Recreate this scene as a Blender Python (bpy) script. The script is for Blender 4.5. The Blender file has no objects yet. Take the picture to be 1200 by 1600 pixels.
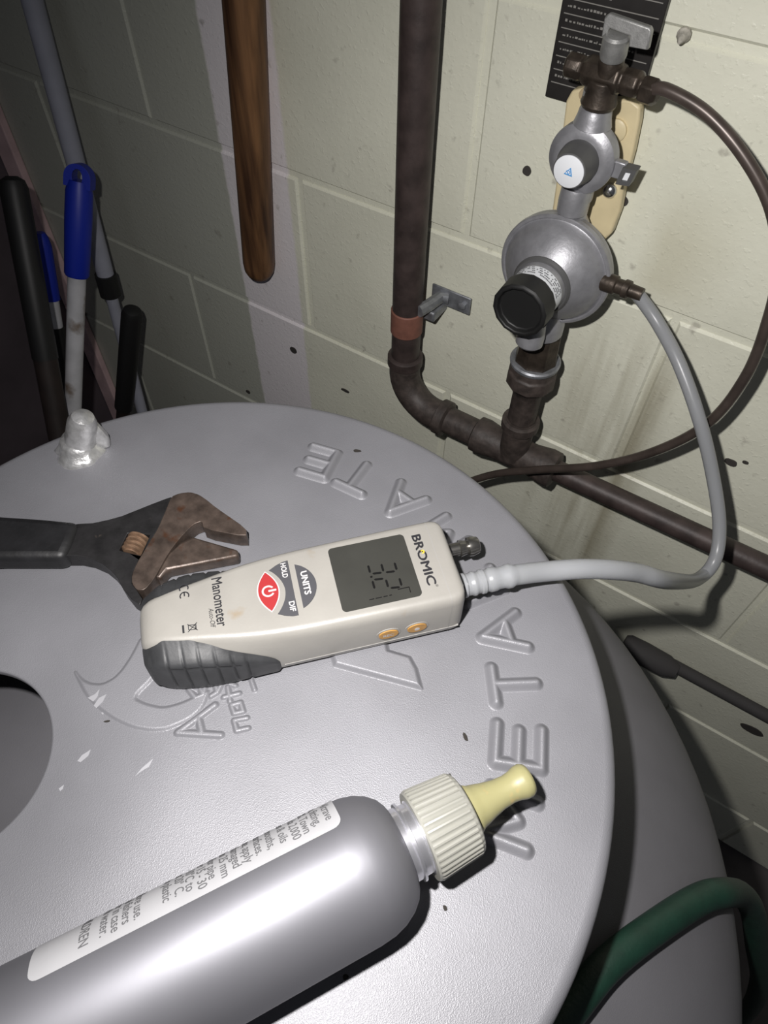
import bpy, bmesh, math, random
import numpy as np
from mathutils import Vector, Matrix
from mathutils.geometry import tessellate_polygon

scene = bpy.context.scene
col = scene.collection
random.seed(7)

# ------------------------------------------------------------------ camera
cam_d = bpy.data.cameras.new('camera')
cam = bpy.data.objects.new('camera', cam_d)
col.objects.link(cam)
CAM = Vector((0.0, 0.0, 1.32))
AX = Vector((0.8329, 0.5533, 0.0106)); AU = Vector((-0.4502, 0.6664, 0.5943)); AF = Vector((-0.3218, 0.4997, -0.8042))
cam.matrix_world = Matrix(((AX.x, AU.x, -AF.x, CAM.x), (AX.y, AU.y, -AF.y, CAM.y), (AX.z, AU.z, -AF.z, CAM.z), (0, 0, 0, 1)))
cam_d.sensor_width = 36.0
cam_d.sensor_fit = 'AUTO'
cam_d.lens = 36.0 * 1093.2 / 1600.0
cam_d.clip_start = 0.01
scene.camera = cam

# ------------------------------------------------------------------ world: an almost dark shed
world = bpy.data.worlds.new('world'); scene.world = world
world.use_nodes = True
bg = world.node_tree.nodes['Background']
bg.inputs['Color'].default_value = (0.85, 0.88, 1.0, 1)
bg.inputs['Strength'].default_value = 0.065

# ------------------------------------------------------------------ the hand torch beside the phone
ld = bpy.data.lights.new('torch', 'SPOT')
ld.energy = 14.5
ld.color = (1.0, 0.97, 0.95)
ld.spot_size = math.radians(146)
ld.spot_blend = 1.0
ld.shadow_soft_size = 0.006
lo = bpy.data.objects.new('torch', ld); col.objects.link(lo)
lpos = CAM - AX * 0.045 + AU * 0.045
laim = lpos + AF + AX * 0.38 - AU * 0.26
lo.location = lpos
lo.rotation_euler = (laim - lpos).to_track_quat('-Z', 'Y').to_euler()

scene.view_settings.view_transform = 'Standard'
scene.view_settings.look = 'None'
scene.view_settings.exposure = 0.0
scene.view_settings.gamma = 1.0
scene.view_settings.use_curve_mapping = False

# ------------------------------------------------------------------ materials
def nodes_of(name):
    m = bpy.data.materials.new(name); m.use_nodes = True
    return m, m.node_tree, m.node_tree.nodes['Principled BSDF']

def mat(name, colr, rough=0.5, metal=0.0, vary=0.0, vscale=40.0, dark=None, dscale=25.0, dthr=0.6, bump=0.0, bscale=300.0,
        spec=0.5, trans=0.0, stretch=None, sss=0.0, coat=0.0, rvary=0.0, ior=None, alpha=None):
    m, nt, b = nodes_of(name)
    L = nt.links
    b.inputs['Base Color'].default_value = (*colr, 1)
    b.inputs['Roughness'].default_value = rough
    b.inputs['Metallic'].default_value = metal
    b.inputs['Specular IOR Level'].default_value = spec
    b.inputs['Transmission Weight'].default_value = trans
    if ior: b.inputs['IOR'].default_value = ior
    if coat: b.inputs['Coat Weight'].default_value = coat; b.inputs['Coat Roughness'].default_value = 0.15
    if sss:
        b.inputs['Subsurface Weight'].default_value = sss
        b.inputs['Subsurface Radius'].default_value = (0.004, 0.004, 0.003)
    geo = nt.nodes.new('ShaderNodeNewGeometry')
    src = geo.outputs['Position']
    if stretch:
        mp = nt.nodes.new('ShaderNodeMapping'); mp.inputs['Scale'].default_value = stretch
        L.new(src, mp.inputs['Vector']); src = mp.outputs['Vector']
    outc = None
    if vary:
        n = nt.nodes.new('ShaderNodeTexNoise'); n.inputs['Scale'].default_value = vscale; n.inputs['Detail'].default_value = 6
        L.new(src, n.inputs['Vector'])
        r = nt.nodes.new('ShaderNodeValToRGB')
        r.color_ramp.elements[0].position = 0.3; r.color_ramp.elements[1].position = 0.7
        r.color_ramp.elements[0].color = (*[max(0, c * (1 - vary)) for c in colr], 1)
        r.color_ramp.elements[1].color = (*[min(1, c * (1 + vary)) for c in colr], 1)
        L.new(n.outputs['Fac'], r.inputs['Fac']); outc = r.outputs['Color']
    if dark:
        n = nt.nodes.new('ShaderNodeTexNoise'); n.inputs['Scale'].default_value = dscale; n.inputs['Detail'].default_value = 8
        L.new(src, n.inputs['Vector'])
        r = nt.nodes.new('ShaderNodeValToRGB')
        r.color_ramp.elements[0].position = dthr; r.color_ramp.elements[1].position = min(1, dthr + 0.12)
        r.color_ramp.elements[0].color = (0, 0, 0, 1); r.color_ramp.elements[1].color = (1, 1, 1, 1)
        L.new(n.outputs['Fac'], r.inputs['Fac'])
        mx = nt.nodes.new('ShaderNodeMixRGB'); mx.inputs['Color1'].default_value = (*colr, 1); mx.inputs['Color2'].default_value = (*dark, 1)
        if outc: L.new(outc, mx.inputs['Color1'])
        L.new(r.outputs['Color'], mx.inputs['Fac']); outc = mx.outputs['Color']
    if outc: L.new(outc, b.inputs['Base Color'])
    if rvary:
        n = nt.nodes.new('ShaderNodeTexNoise'); n.inputs['Scale'].default_value = vscale * 1.7; n.inputs['Detail'].default_value = 5
        L.new(src, n.inputs['Vector'])
        mr = nt.nodes.new('ShaderNodeMapRange'); mr.inputs['From Min'].default_value = 0.3; mr.inputs['From Max'].default_value = 0.7
        mr.inputs['To Min'].default_value = max(0.02, rough - rvary); mr.inputs['To Max'].default_value = min(1, rough + rvary)
        L.new(n.outputs['Fac'], mr.inputs['Value']); L.new(mr.outputs['Result'], b.inputs['Roughness'])
    if bump:
        n = nt.nodes.new('ShaderNodeTexNoise'); n.inputs['Scale'].default_value = bscale; n.inputs['Detail'].default_value = 4
        L.new(src, n.inputs['Vector'])
        bp = nt.nodes.new('ShaderNodeBump'); bp.inputs['Strength'].default_value = bump; bp.inputs['Distance'].default_value = 0.001
        L.new(n.outputs['Fac'], bp.inputs['Height']); L.new(bp.outputs['Normal'], b.inputs['Normal'])
    return m

def wall_material():
    m, nt, b = nodes_of('painted_block')
    L = nt.links; N = nt.nodes.new
    geo = N('ShaderNodeNewGeometry'); sep = N('ShaderNodeSeparateXYZ'); L.new(geo.outputs['Position'], sep.inputs[0])
    def math_(op, a, bb=None, clamp=False):
        n = N('ShaderNodeMath'); n.operation = op; n.use_clamp = clamp
        for i, v in enumerate((a, bb)):
            if v is None: continue
            if isinstance(v, (int, float)): n.inputs[i].default_value = v
            else: L.new(v, n.inputs[i])
        return n.outputs[0]
    def noise(scale, detail=6, vec=None, rough=0.5):
        n = N('ShaderNodeTexNoise'); n.inputs['Scale'].default_value = scale; n.inputs['Detail'].default_value = detail
        n.inputs['Roughness'].default_value = rough
        L.new(vec or geo.outputs['Position'], n.inputs['Vector']); return n.outputs['Fac']
    def mixc(f, c1, c2):
        n = N('ShaderNodeMixRGB')
        for i, v in ((0, f), (1, c1), (2, c2)):
            if isinstance(v, tuple): n.inputs[i].default_value = (*v, 1)
            else: L.new(v, n.inputs[i])
        return n.outputs[0]
    def ramp(f, a, bb):
        n = N('ShaderNodeMapRange'); n.inputs['From Min'].default_value = a; n.inputs['From Max'].default_value = bb
        n.clamp = True; L.new(f, n.inputs['Value']); return n.outputs['Result']
    wob = math_('MULTIPLY', math_('SUBTRACT', noise(40, 6), 0.5), 0.006)
    xw = math_('ADD', sep.outputs['X'], wob)
    base = mixc(ramp(noise(9, 8), 0.3, 0.7), (0.70, 0.70, 0.58), (0.80, 0.80, 0.67))
    # vertical bare band, whiter and slightly pink
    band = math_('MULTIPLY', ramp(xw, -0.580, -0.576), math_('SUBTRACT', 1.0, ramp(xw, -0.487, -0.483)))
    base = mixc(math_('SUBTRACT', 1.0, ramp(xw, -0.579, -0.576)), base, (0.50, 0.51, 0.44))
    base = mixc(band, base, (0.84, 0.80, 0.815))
    # damp stain streaks that run down under the regulators
    mp = N('ShaderNodeMapping'); mp.inputs['Scale'].default_value = (28, 28, 2.2); L.new(geo.outputs['Position'], mp.inputs['Vector'])
    st = ramp(noise(1.0, 5, mp.outputs['Vector']), 0.46, 0.66)
    xm = math_('MULTIPLY', ramp(xw, -0.15, -0.12), math_('SUBTRACT', 1.0, ramp(xw, -0.05, -0.02)))
    zm = math_('SUBTRACT', 1.0, ramp(sep.outputs['Z'], 0.86, 0.93))
    base = mixc(math_('MULTIPLY', math_('MULTIPLY', st, xm), math_('MULTIPLY', zm, 0.75)), base, (0.30, 0.27, 0.18))
    xm2 = math_('MULTIPLY', ramp(xw, -0.11, -0.09), math_('SUBTRACT', 1.0, ramp(xw, -0.075, -0.03)))
    zm2 = math_('MULTIPLY', ramp(sep.outputs['Z'], 0.93, 0.96), math_('SUBTRACT', 1.0, ramp(sep.outputs['Z'], 1.0, 1.05)))
    base = mixc(math_('MULTIPLY', math_('MULTIPLY', xm2, zm2), 0.35), base, (0.42, 0.38, 0.24))
    # grime specks
    base = mixc(math_('MULTIPLY', ramp(noise(60, 6), 0.66, 0.74), 0.5), base, (0.28, 0.26, 0.22))
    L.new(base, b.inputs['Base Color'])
    b.inputs['Roughness'].default_value = 0.42
    b.inputs['Specular IOR Level'].default_value = 0.45
    h = math_('ADD', math_('MULTIPLY', noise(170, 5), 0.6), math_('MULTIPLY', noise(60, 4), 0.35))
    h = math_('ADD', h, math_('MULTIPLY', ramp(noise(210, 3), 0.58, 0.68), 0.3))
    bp = N('ShaderNodeBump'); bp.inputs['Strength'].default_value = 0.36; bp.inputs['Distance'].default_value = 0.0016
    L.new(h, bp.inputs['Height']); L.new(bp.outputs['Normal'], b.inputs['Normal'])
    return m

def silver_material(name, base, rough, sparkle, metal=0.3):
    m, nt, b = nodes_of(name); L = nt.links; N = nt.nodes.new
    geo = N('ShaderNodeNewGeometry')
    n = N('ShaderNodeTexNoise'); n.inputs['Scale'].default_value = 16; n.inputs['Detail'].default_value = 9; L.new(geo.outputs['Position'], n.inputs['Vector'])
    r = N('ShaderNodeValToRGB'); r.color_ramp.elements[0].position = 0.32; r.color_ramp.elements[1].position = 0.68
    r.color_ramp.elements[0].color = (*[c * 0.88 for c in base], 1); r.color_ramp.elements[1].color = (*[min(1, c * 1.07) for c in base], 1)
    L.new(n.outputs['Fac'], r.inputs['Fac'])
    L.new(r.outputs['Color'], b.inputs['Base Color'])
    b.inputs['Metallic'].default_value = metal
    b.inputs['Roughness'].default_value = rough
    v = N('ShaderNodeTexVoronoi'); v.inputs['Scale'].default_value = 2300; L.new(geo.outputs['Position'], v.inputs['Vector'])
    n2 = N('ShaderNodeTexNoise'); n2.inputs['Scale'].default_value = 1700; n2.inputs['Detail'].default_value = 3; L.new(geo.outputs['Position'], n2.inputs['Vector'])
    n3 = N('ShaderNodeTexNoise'); n3.inputs['Scale'].default_value = 24; n3.inputs['Detail'].default_value = 2; L.new(geo.outputs['Position'], n3.inputs['Vector'])
    a = N('ShaderNodeMath'); a.operation = 'MULTIPLY_ADD'; a.inputs[1].default_value = 0.35
    L.new(n2.outputs['Fac'], a.inputs[0]); L.new(v.outputs['Distance'], a.inputs[2])
    a2 = N('ShaderNodeMath'); a2.operation = 'MULTIPLY_ADD'; a2.inputs[1].default_value = 1.0
    L.new(n3.outputs['Fac'], a2.inputs[0]); L.new(a.outputs[0], a2.inputs[2])
    bp = N('ShaderNodeBump'); bp.inputs['Strength'].default_value = sparkle; bp.inputs['Distance'].default_value = 0.00045
    L.new(a2.outputs[0], bp.inputs['Height']); L.new(bp.outputs['Normal'], b.inputs['Normal'])
    return m

def wood_material():
    m, nt, b = nodes_of('stained_wood'); L = nt.links; N = nt.nodes.new
    geo = N('ShaderNodeNewGeometry'); mp = N('ShaderNodeMapping'); mp.inputs['Scale'].default_value = (90, 90, 5)
    L.new(geo.outputs['Position'], mp.inputs['Vector'])
    n = N('ShaderNodeTexNoise'); n.inputs['Scale'].default_value = 1.0; n.inputs['Detail'].default_value = 8; L.new(mp.outputs[0], n.inputs['Vector'])
    r = N('ShaderNodeValToRGB'); r.color_ramp.elements[0].position = 0.3; r.color_ramp.elements[1].position = 0.72
    r.color_ramp.elements[0].color = (0.05, 0.022, 0.010, 1); r.color_ramp.elements[1].color = (0.28, 0.14, 0.06, 1)
    L.new(n.outputs['Fac'], r.inputs['Fac']); L.new(r.outputs['Color'], b.inputs['Base Color'])
    b.inputs['Roughness'].default_value = 0.55
    return m

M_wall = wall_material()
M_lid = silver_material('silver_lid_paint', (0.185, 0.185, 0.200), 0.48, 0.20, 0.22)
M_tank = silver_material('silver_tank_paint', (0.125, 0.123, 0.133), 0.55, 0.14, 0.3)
M_wood = wood_material()
M_floor = mat('concrete', (0.10, 0.09, 0.09), 0.85, vary=0.3, vscale=12, bump=0.4, bscale=80)
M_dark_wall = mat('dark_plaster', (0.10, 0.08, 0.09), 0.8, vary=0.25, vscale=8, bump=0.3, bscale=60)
M_pink = mat('pink_timber', (0.70, 0.50, 0.50), 0.7, vary=0.15, vscale=30)
M_pipe = mat('brown_pipe', (0.055, 0.040, 0.037), 0.5, 0.1, vary=0.35, vscale=60, dark=(0.12, 0.09, 0.08), dscale=70, dthr=0.68, bump=0.2, bscale=250)
M_band = mat('red_oxide_band', (0.20, 0.085, 0.06), 0.65, vary=0.2, vscale=80)
M_tar = mat('dark_compound', (0.055, 0.043, 0.038), 0.55, vary=0.4, vscale=120, bump=0.5, bscale=160)
M_galv = mat('dull_galvanised', (0.28, 0.29, 0.31), 0.5, 0.6, vary=0.35, vscale=90, bump=0.2)
M_cast = mat('grey_cast_alloy', (0.36, 0.36, 0.38), 0.42, 0.55, vary=0.12, vscale=120, bump=0.12, bscale=500)
M_knob = mat('dark_grey_plastic', (0.085, 0.085, 0.085), 0.45)
M_black = mat('black_plastic', (0.012, 0.012, 0.012), 0.5)
M_white = mat('white_sticker', (0.80, 0.82, 0.85), 0.5)
M_blueink = mat('blue_ink', (0.08, 0.30, 0.62), 0.5)
M_brass = mat('tarnished_brass', (0.065, 0.051, 0.040), 0.4, 0.55, vary=0.4, vscale=110, bump=0.25, bscale=300)
M_steel = mat('lever_steel', (0.36, 0.36, 0.35), 0.5, 0.6, vary=0.15, vscale=200, bump=0.15, bscale=900)
M_cream = mat('cream_bracket', (0.68, 0.58, 0.36), 0.45, vary=0.1, vscale=40)
M_screw = mat('bright_screw', (0.75, 0.75, 0.75), 0.2, 1.0)
M_plate = mat('black_notice', (0.018, 0.016, 0.015), 0.45, vary=0.3, vscale=60)
M_print = mat('grey_print', (0.26, 0.25, 0.23), 0.6)
M_tube = mat('brown_coated_tube', (0.075, 0.058, 0.05), 0.35, 0.3, vary=0.25, vscale=60)
M_pvc = mat('clear_tubing', (0.34, 0.35, 0.365), 0.32, trans=0.30, ior=1.4, sss=0.2)
M_green = mat('green_hose', (0.004, 0.022, 0.0135), 0.5, vary=0.2, vscale=90, bump=0.2, bscale=500)
M_case = mat('ivory_plastic', (0.250, 0.240, 0.220), 0.36, vary=0.05, vscale=50, dark=(0.22, 0.165, 0.10), dscale=42, dthr=0.66, bump=0.05, bscale=700)
M_rubber = mat('black_rubber', (0.030, 0.031, 0.033), 0.52, vary=0.3, vscale=90, bump=0.08, bscale=500)
M_base = mat('grey_case_edge', (0.10, 0.10, 0.105), 0.5)
M_lcd = mat('lcd_glass', (0.036, 0.036, 0.032), 0.25, vary=0.08, vscale=60)
M_seg = mat('lcd_segment', (0.005, 0.005, 0.005), 0.8, spec=0.1)
M_ink = mat('dark_ink', (0.010, 0.010, 0.013), 0.6)
M_key = mat('grey_key', (0.05, 0.05, 0.056), 0.5)
M_keygap = mat('light_grey_key_surround', (0.25, 0.243, 0.23), 0.5)
M_red = mat('red_key', (0.28, 0.02, 0.022), 0.45)
M_keywhite = mat('white_print', (0.42, 0.41, 0.41), 0.5)
M_orange = mat('orange_key', (0.36, 0.19, 0.045), 0.45, vary=0.15, vscale=300)
M_yellow = mat('yellow_print', (0.75, 0.50, 0.03), 0.5)
M_chrome = mat('nickel_barb', (0.30, 0.29, 0.27), 0.25, 0.95)
M_bottle = mat('silver_bottle', (0.170, 0.170, 0.186), 0.52, 0.65, vary=0.04, vscale=30, bump=0.03, bscale=60)
M_neck = mat('silver_neck', (0.72, 0.72, 0.76), 0.25, 0.9)
M_cap = mat('milky_cap', (0.29, 0.287, 0.255), 0.4, sss=0.2, trans=0.25)
M_nozzle = mat('yellow_nozzle', (0.31, 0.29, 0.145), 0.4, sss=0.2, trans=0.15, dark=(0.45, 0.32, 0.14), dscale=120, dthr=0.62)
M_label = mat('bottle_label', (0.31, 0.31, 0.32), 0.4, vary=0.04, vscale=60, dark=(0.42, 0.40, 0.34), dscale=50, dthr=0.64)
M_lettering = mat('label_print', (0.10, 0.10, 0.105), 0.6)
M_wrench = mat('black_wrench_paint', (0.012, 0.0115, 0.012), 0.45, 0.0, vary=0.4, vscale=120, dark=(0.07, 0.055, 0.045), dscale=150, dthr=0.68, bump=0.15)
M_bare = mat('brown_bare_steel', (0.075, 0.056, 0.046), 0.42, 0.4, vary=0.4, vscale=160, dark=(0.07, 0.03, 0.015), dscale=110, dthr=0.6, bump=0.2)
M_worm = mat('rusty_worm', (0.20, 0.125, 0.08), 0.5, 0.4, vary=0.4, vscale=250)
M_tape = mat('black_tape', (0.009, 0.009, 0.010), 0.5, vary=0.3, vscale=90, bump=0.35, bscale=140)
M_weld = mat('silver_weld', (0.60, 0.60, 0.60), 0.3, 0.75, vary=0.2, vscale=200, bump=0.5, bscale=260)
M_chip = mat('bright_scuff', (0.32, 0.32, 0.34), 0.5, 0.3)
M_fleck = mat('dirt', (0.02, 0.017, 0.014), 0.9)
M_hole = mat('grimy_hole', (0.045, 0.04, 0.036), 0.9)
M_bluegrip = mat('blue_grip', (0.008, 0.025, 0.36), 0.45)
M_whitepole = mat('grubby_white_pole', (0.50, 0.50, 0.52), 0.5, vary=0.2, vscale=30, dark=(0.20, 0.16, 0.13), dscale=28, dthr=0.62)
M_greypole = mat('blue_grey_pole', (0.36, 0.37, 0.43), 0.5, vary=0.1, vscale=30)
M_blackpole = mat('black_brown_pole', (0.020, 0.013, 0.011), 0.6, vary=0.4, vscale=40)

# ------------------------------------------------------------------ helpers
FR = {}     # object name -> world matrix of its local frame
def link(o):
    col.objects.link(o); return o
def tag(o, label=None, cat=None, group=None, kind=None):
    if label: o['label'] = label
    if cat: o['category'] = cat
    if group: o['group'] = group
    if kind: o['kind'] = kind
    return o
def thing(name, label, cat, loc=(0, 0, 0), rotz=0.0, group=None):
    o = link(bpy.data.objects.new(name, None)); o.empty_display_size = 0.02
    o.location = loc; o.rotation_euler = (0, 0, rotz)
    FR[o.name] = Matrix.Translation(Vector(loc)) @ Matrix.Rotation(rotz, 4, 'Z')
    return tag(o, label, cat, group)

class MB:
    def __init__(s): s.v = []; s.f = []
    def add(s, v, f):
        n = len(s.v); s.v += [tuple(p) for p in v]; s.f += [tuple(i + n for i in q) for q in f]; return s
    def box(s, x0, x1, y0, y1, z0, z1):
        v = [(x, y, z) for x in (x0, x1) for y in (y0, y1) for z in (z0, z1)]
        return s.add(v, [(0, 1, 3, 2), (4, 6, 7, 5), (0, 4, 5, 1), (2, 3, 7, 6), (0, 2, 6, 4), (1, 5, 7, 3)])
    def lathe(s, prof, o, axis, n=32, flute=None, ref=None, cap=True):
        """prof: (distance along axis, radius); flute(k) scales the radius around"""
        ax = Vector(axis).normalized(); o = Vector(o)
        rf = Vector(ref) if ref else (Vector((0, 0, 1)) if abs(ax.z) < 0.9 else Vector((1, 0, 0)))
        e1 = (rf - ax * rf.dot(ax)).normalized(); e2 = ax.cross(e1)
        v = []; f = []
        for t, r in prof:
            for k in range(n):
                a = 2 * math.pi * k / n; rr = r * (flute(k, t) if flute else 1)
                v.append(o + ax * t + (e1 * math.cos(a) + e2 * math.sin(a)) * rr)
        m = len(prof)
        for i in range(m - 1):
            for k in range(n):
                k2 = (k + 1) % n
                f.append((i * n + k, i * n + k2, (i + 1) * n + k2, (i + 1) * n + k))
        if cap:
            f.append(tuple(range(n - 1, -1, -1))); f.append(tuple(range((m - 1) * n, m * n)))
        return s.add(v, f)
    def tube(s, pts, r, n=16, cap=True):
        P = [Vector(p) for p in pts]; m = len(P)
        R = r if isinstance(r, (list, tuple)) else [r] * m
        v = []; f = []; e1 = None
        for i in range(m):
            t = (P[min(i + 1, m - 1)] - P[max(i - 1, 0)]).normalized()
            if e1 is None:
                e1 = t.orthogonal().normalized()
            e1 = (e1 - t * e1.dot(t)).normalized(); e2 = t.cross(e1)
            for k in range(n):
                a = 2 * math.pi * k / n
                v.append(P[i] + (e1 * math.cos(a) + e2 * math.sin(a)) * R[i])
        for i in range(m - 1):
            for k in range(n):
                k2 = (k + 1) % n
                f.append((i * n + k, i * n + k2, (i + 1) * n + k2, (i + 1) * n + k))
        if cap:
            f.append(tuple(range(n - 1, -1, -1))); f.append(tuple(range((m - 1) * n, m * n)))
        return s.add(v, f)
    def prism(s, poly, z0, z1, holes=(), M=None):
        """poly in a local xy plane, extruded from z0 to z1; M maps local to final"""
        loops = [list(poly)] + [list(h) for h in holes]
        flat = [p for l in loops for p in l]; n = len(flat)
        tris = tessellate_polygon([[Vector((p[0], p[1], 0)) for p in l] for l in loops])
        v = [(p[0], p[1], z1) for p in flat] + [(p[0], p[1], z0) for p in flat]
        f = []
        for t in tris:
            a, b_, c = [Vector(flat[i]).to_2d() for i in t]
            up = (b_ - a).cross(c - a) > 0
            t = tuple(t) if up else tuple(reversed(t))
            f.append(t); f.append(tuple(n + i for i in reversed(t)))
        k = 0
        for li, l in enumerate(loops):
            m = len(l)
            area = sum(l[i][0] * l[(i + 1) % m][1] - l[(i + 1) % m][0] * l[i][1] for i in range(m))
            ccw = (area > 0) == (li == 0)
            for i in range(m):
                a = k + i; b2 = k + (i + 1) % m
                f.append((a + n, b2 + n, b2, a) if ccw else (b2 + n, a + n, a, b2))
            k += m
        if M is not None: v = [M @ Vector(p) for p in v]
        return s.add(v, f)
    def build(s, name, material, parent=None, world=True, smooth=True, sharp=35, bevel=0.0, bseg=2):
        me = bpy.data.meshes.new(name)
        v = s.v
        fr = None
        if parent is not None:
            fr = FR.get(parent.name)
            if world and fr is not None:
                inv = fr.inverted(); v = [inv @ Vector(p) for p in v]
        me.from_pydata([tuple(p) for p in v], [], s.f); me.update()
        me.materials.append(material)
        o = link(bpy.data.objects.new(name, me))
        if parent is not None:
            o.parent = parent
            if fr is not None: FR[o.name] = fr
        if smooth:
            me.polygons.foreach_set('use_smooth', [True] * len(me.polygons))
            me.set_sharp_from_angle(angle=math.radians(sharp))
        if bevel:
            b = o.modifiers.new('bevel', 'BEVEL'); b.width = bevel; b.segments = bseg; b.limit_method = 'ANGLE'; b.angle_limit = math.radians(40)
            b.harden_normals = False
        return o

def catmull(pts, n=10):
    P = [Vector(p) for p in pts]; out = []
    for i in range(len(P) - 1):
        p0 = P[max(i - 1, 0)]; p1 = P[i]; p2 = P[i + 1]; p3 = P[min(i + 2, len(P) - 1)]
        for k in range(n):
            t = k / n
            out.append(0.5 * ((2 * p1) + (p2 - p0) * t + (2 * p0 - 5 * p1 + 4 * p2 - p3) * t * t + (3 * p1 - p0 - 3 * p2 + p3) * t ** 3))
    out.append(P[-1]); return out

def text_mesh(s, size=1.0, fat=0.0, align='CENTER'):
    """flat lettering as (verts 2D, faces), centred at the origin"""
    c = bpy.data.curves.new('lettering', 'FONT'); c.body = s; c.size = size; c.align_x = align; c.align_y = 'CENTER'
    c.resolution_u = 3; c.fill_mode = 'FRONT'
    o = link(bpy.data.objects.new('lettering', c))
    dg = bpy.context.evaluated_depsgraph_get(); me = bpy.data.meshes.new_from_object(o.evaluated_get(dg))
    v = [(p.co.x, p.co.y) for p in me.vertices]; f = [tuple(q.vertices) for q in me.polygons]
    bpy.data.objects.remove(o); bpy.data.curves.remove(c); bpy.data.meshes.remove(me)
    xs = [p[0] for p in v]; ys = [p[1] for p in v]
    return v, f, (min(xs), max(xs), min(ys), max(ys))

def fat_copies(v, f, fat, place):
    """bolder lettering: shifted copies, each a hair above the last"""
    b = MB()
    for k, (dx, dy) in enumerate(((fat, 0), (-fat, 0), (0, fat), (0, -fat)) if fat else ((0, 0),)):
        b.add([place(x + dx, y + dy, k * 1.2e-5) for x, y in v], f)
    return b

# ------------------------------------------------------------------ the room
WY = 0.5527
wall = MB().box(-1.02, 1.2, WY + 0.0028, WY + 0.12, 0.0, 1.76).build('wall_back', M_wall, smooth=False)
tag(wall, 'cream painted concrete block wall with shallow joints', kind='structure')
def block_mesh(w, h):
    b = 0.0022; d = 0.006; b2 = 0.0024
    v = []
    for (ins, y) in ((b, 0.0), (0.0, b2), (0.0, d)):
        v += [(ins, y, ins), (w - ins, y, ins), (w - ins, y, h - ins), (ins, y, h - ins)]
    f = [(0, 1, 2, 3)]
    for r in (0, 4):
        for i in range(4):
            j = (i + 1) % 4
            f.append((r + i, r + 4 + i, r + 4 + j, r + j))
    me = bpy.data.meshes.new('block'); me.from_pydata(v, [], f); me.update(); me.materials.append(M_wall)
    me.polygons.foreach_set('use_smooth', [True] * len(f)); me.set_sharp_from_angle(angle=math.radians(20))
    return me
J = 0.0068
blk_cache = {}
for k in range(-3, 6):
    ztop = 1.1366 - 0.2 * k; zbot = max(0.0, ztop - 0.2)
    off = -0.2695 if k % 2 == 0 else -0.0595
    for i in range(-4, 5):
        x0 = off + 0.411 * i; x1 = x0 + 0.411
        x0 = max(x0, -1.0); x1 = min(x1, 1.19)
        if x1 - x0 < 0.03: continue
        w = round(x1 - x0 - J, 4); h = round(ztop - zbot - J, 4)
        if (w, h) not in blk_cache: blk_cache[(w, h)] = block_mesh(w, h)
        o = link(bpy.data.objects.new('block', blk_cache[(w, h)]))
        o.parent = wall; o.location = (x0 + J / 2, WY + random.uniform(-0.0003, 0.0003), zbot + J / 2)
def wall_mark(name, p, r, sy=0.6, depth=0.0012, m=None):
    b = MB(); rnd = random.Random(int(abs(p[0] * 1e4)))
    n = 14; r *= 0.72; rr = [rnd.uniform(0.85, 1.1) for k in range(n)]; prof = [(math.cos(2 * math.pi * k / n) * r * (rr[k] + rr[k - 1]) / 2, math.sin(2 * math.pi * k / n) * r * sy * (rr[k] + rr[k - 1]) / 2) for k in range(n)]
    Mx = Matrix.Translation((p[0], WY, p[2])) @ Matrix.Rotation(math.radians(90), 4, 'X')
    b.prism(prof, -0.002, depth, M=Mx)
    return b.build(name, m or M_hole, wall)
for p, r, s in (((-0.2184, 0.5527, 1.0182), 0.0055, 1.0), ((-0.1329, 0.5527, 1.0191), 0.006, 0.9), ((-0.506, 0.5527, 0.6863), 0.008, 0.9), ((-0.6112, 0.5527, 0.5526), 0.006, 0.8),
                ((-0.421, 0.5527, 0.6575), 0.010, 0.35), ((0.0397, 0.5527, 0.8111), 0.009, 0.6), ((0.2429, 0.5527, 0.3884), 0.022, 0.55), ((0.0508, 0.5527, 0.8183), 0.004, 0.6)):
    wall_mark('nail_hole', p, r, s)
lump = MB().lathe([(0, 0.0045), (0.003, 0.0048), (0.006, 0.0030), (0.010, 0.0022), (0.013, 0.0008)], (-0.1258, 0.5527, 1.138), (0.1, -1, -0.15), n=10).build('mortar_dab', mat('dirty_mortar', (0.40, 0.38, 0.33), 0.8, vary=0.4, vscale=200, bump=0.6), wall)

fl = MB().box(-1.3, 1.2, -1.2, WY + 0.12, -0.05, 0.0).build('floor', M_floor, smooth=False); tag(fl, 'dark concrete floor of the shed', kind='structure')
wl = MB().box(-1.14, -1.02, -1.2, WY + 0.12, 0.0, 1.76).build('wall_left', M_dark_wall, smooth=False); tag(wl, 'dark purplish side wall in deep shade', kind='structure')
tr = MB().box(-1.019, -0.982, WY - 0.012, WY - 0.0005, 0.0, 1.76).build('trim_1', M_pink, smooth=False, bevel=0.002); tag(tr, 'faded pink timber strip in the wall corner', kind='structure')

# ------------------------------------------------------------------ tank
TC = (-0.1442, 0.0566); KT = (-0.127, 0.026); TR = 0.310
tank = thing('gas_tank', 'large silver domed tank standing on the floor under the round lid', 'tank', (KT[0], KT[1], 0))
prof = [(0.0, 0.30), (0.0, 0.325), (0.01, TR)]
prof += [(0.05 + 0.78 * i / 6, TR) for i in range(7)]
for i in range(1, 25):
    a = math.pi / 2 * i / 24
    prof.append((0.83 + 0.11 * math.sin(a), max(0.001, TR * math.cos(a))))
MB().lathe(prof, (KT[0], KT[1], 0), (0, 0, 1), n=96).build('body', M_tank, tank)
MB().lathe([(0.0, 0.150), (0.072, 0.150), (0.072, 0.156), (0.0, 0.156), (0.0, 0.150)], (TC[0], TC[1], 0.9230), (0, 0, 1), n=64, cap=False).build('collar_ring', M_tank, tank)

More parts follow.
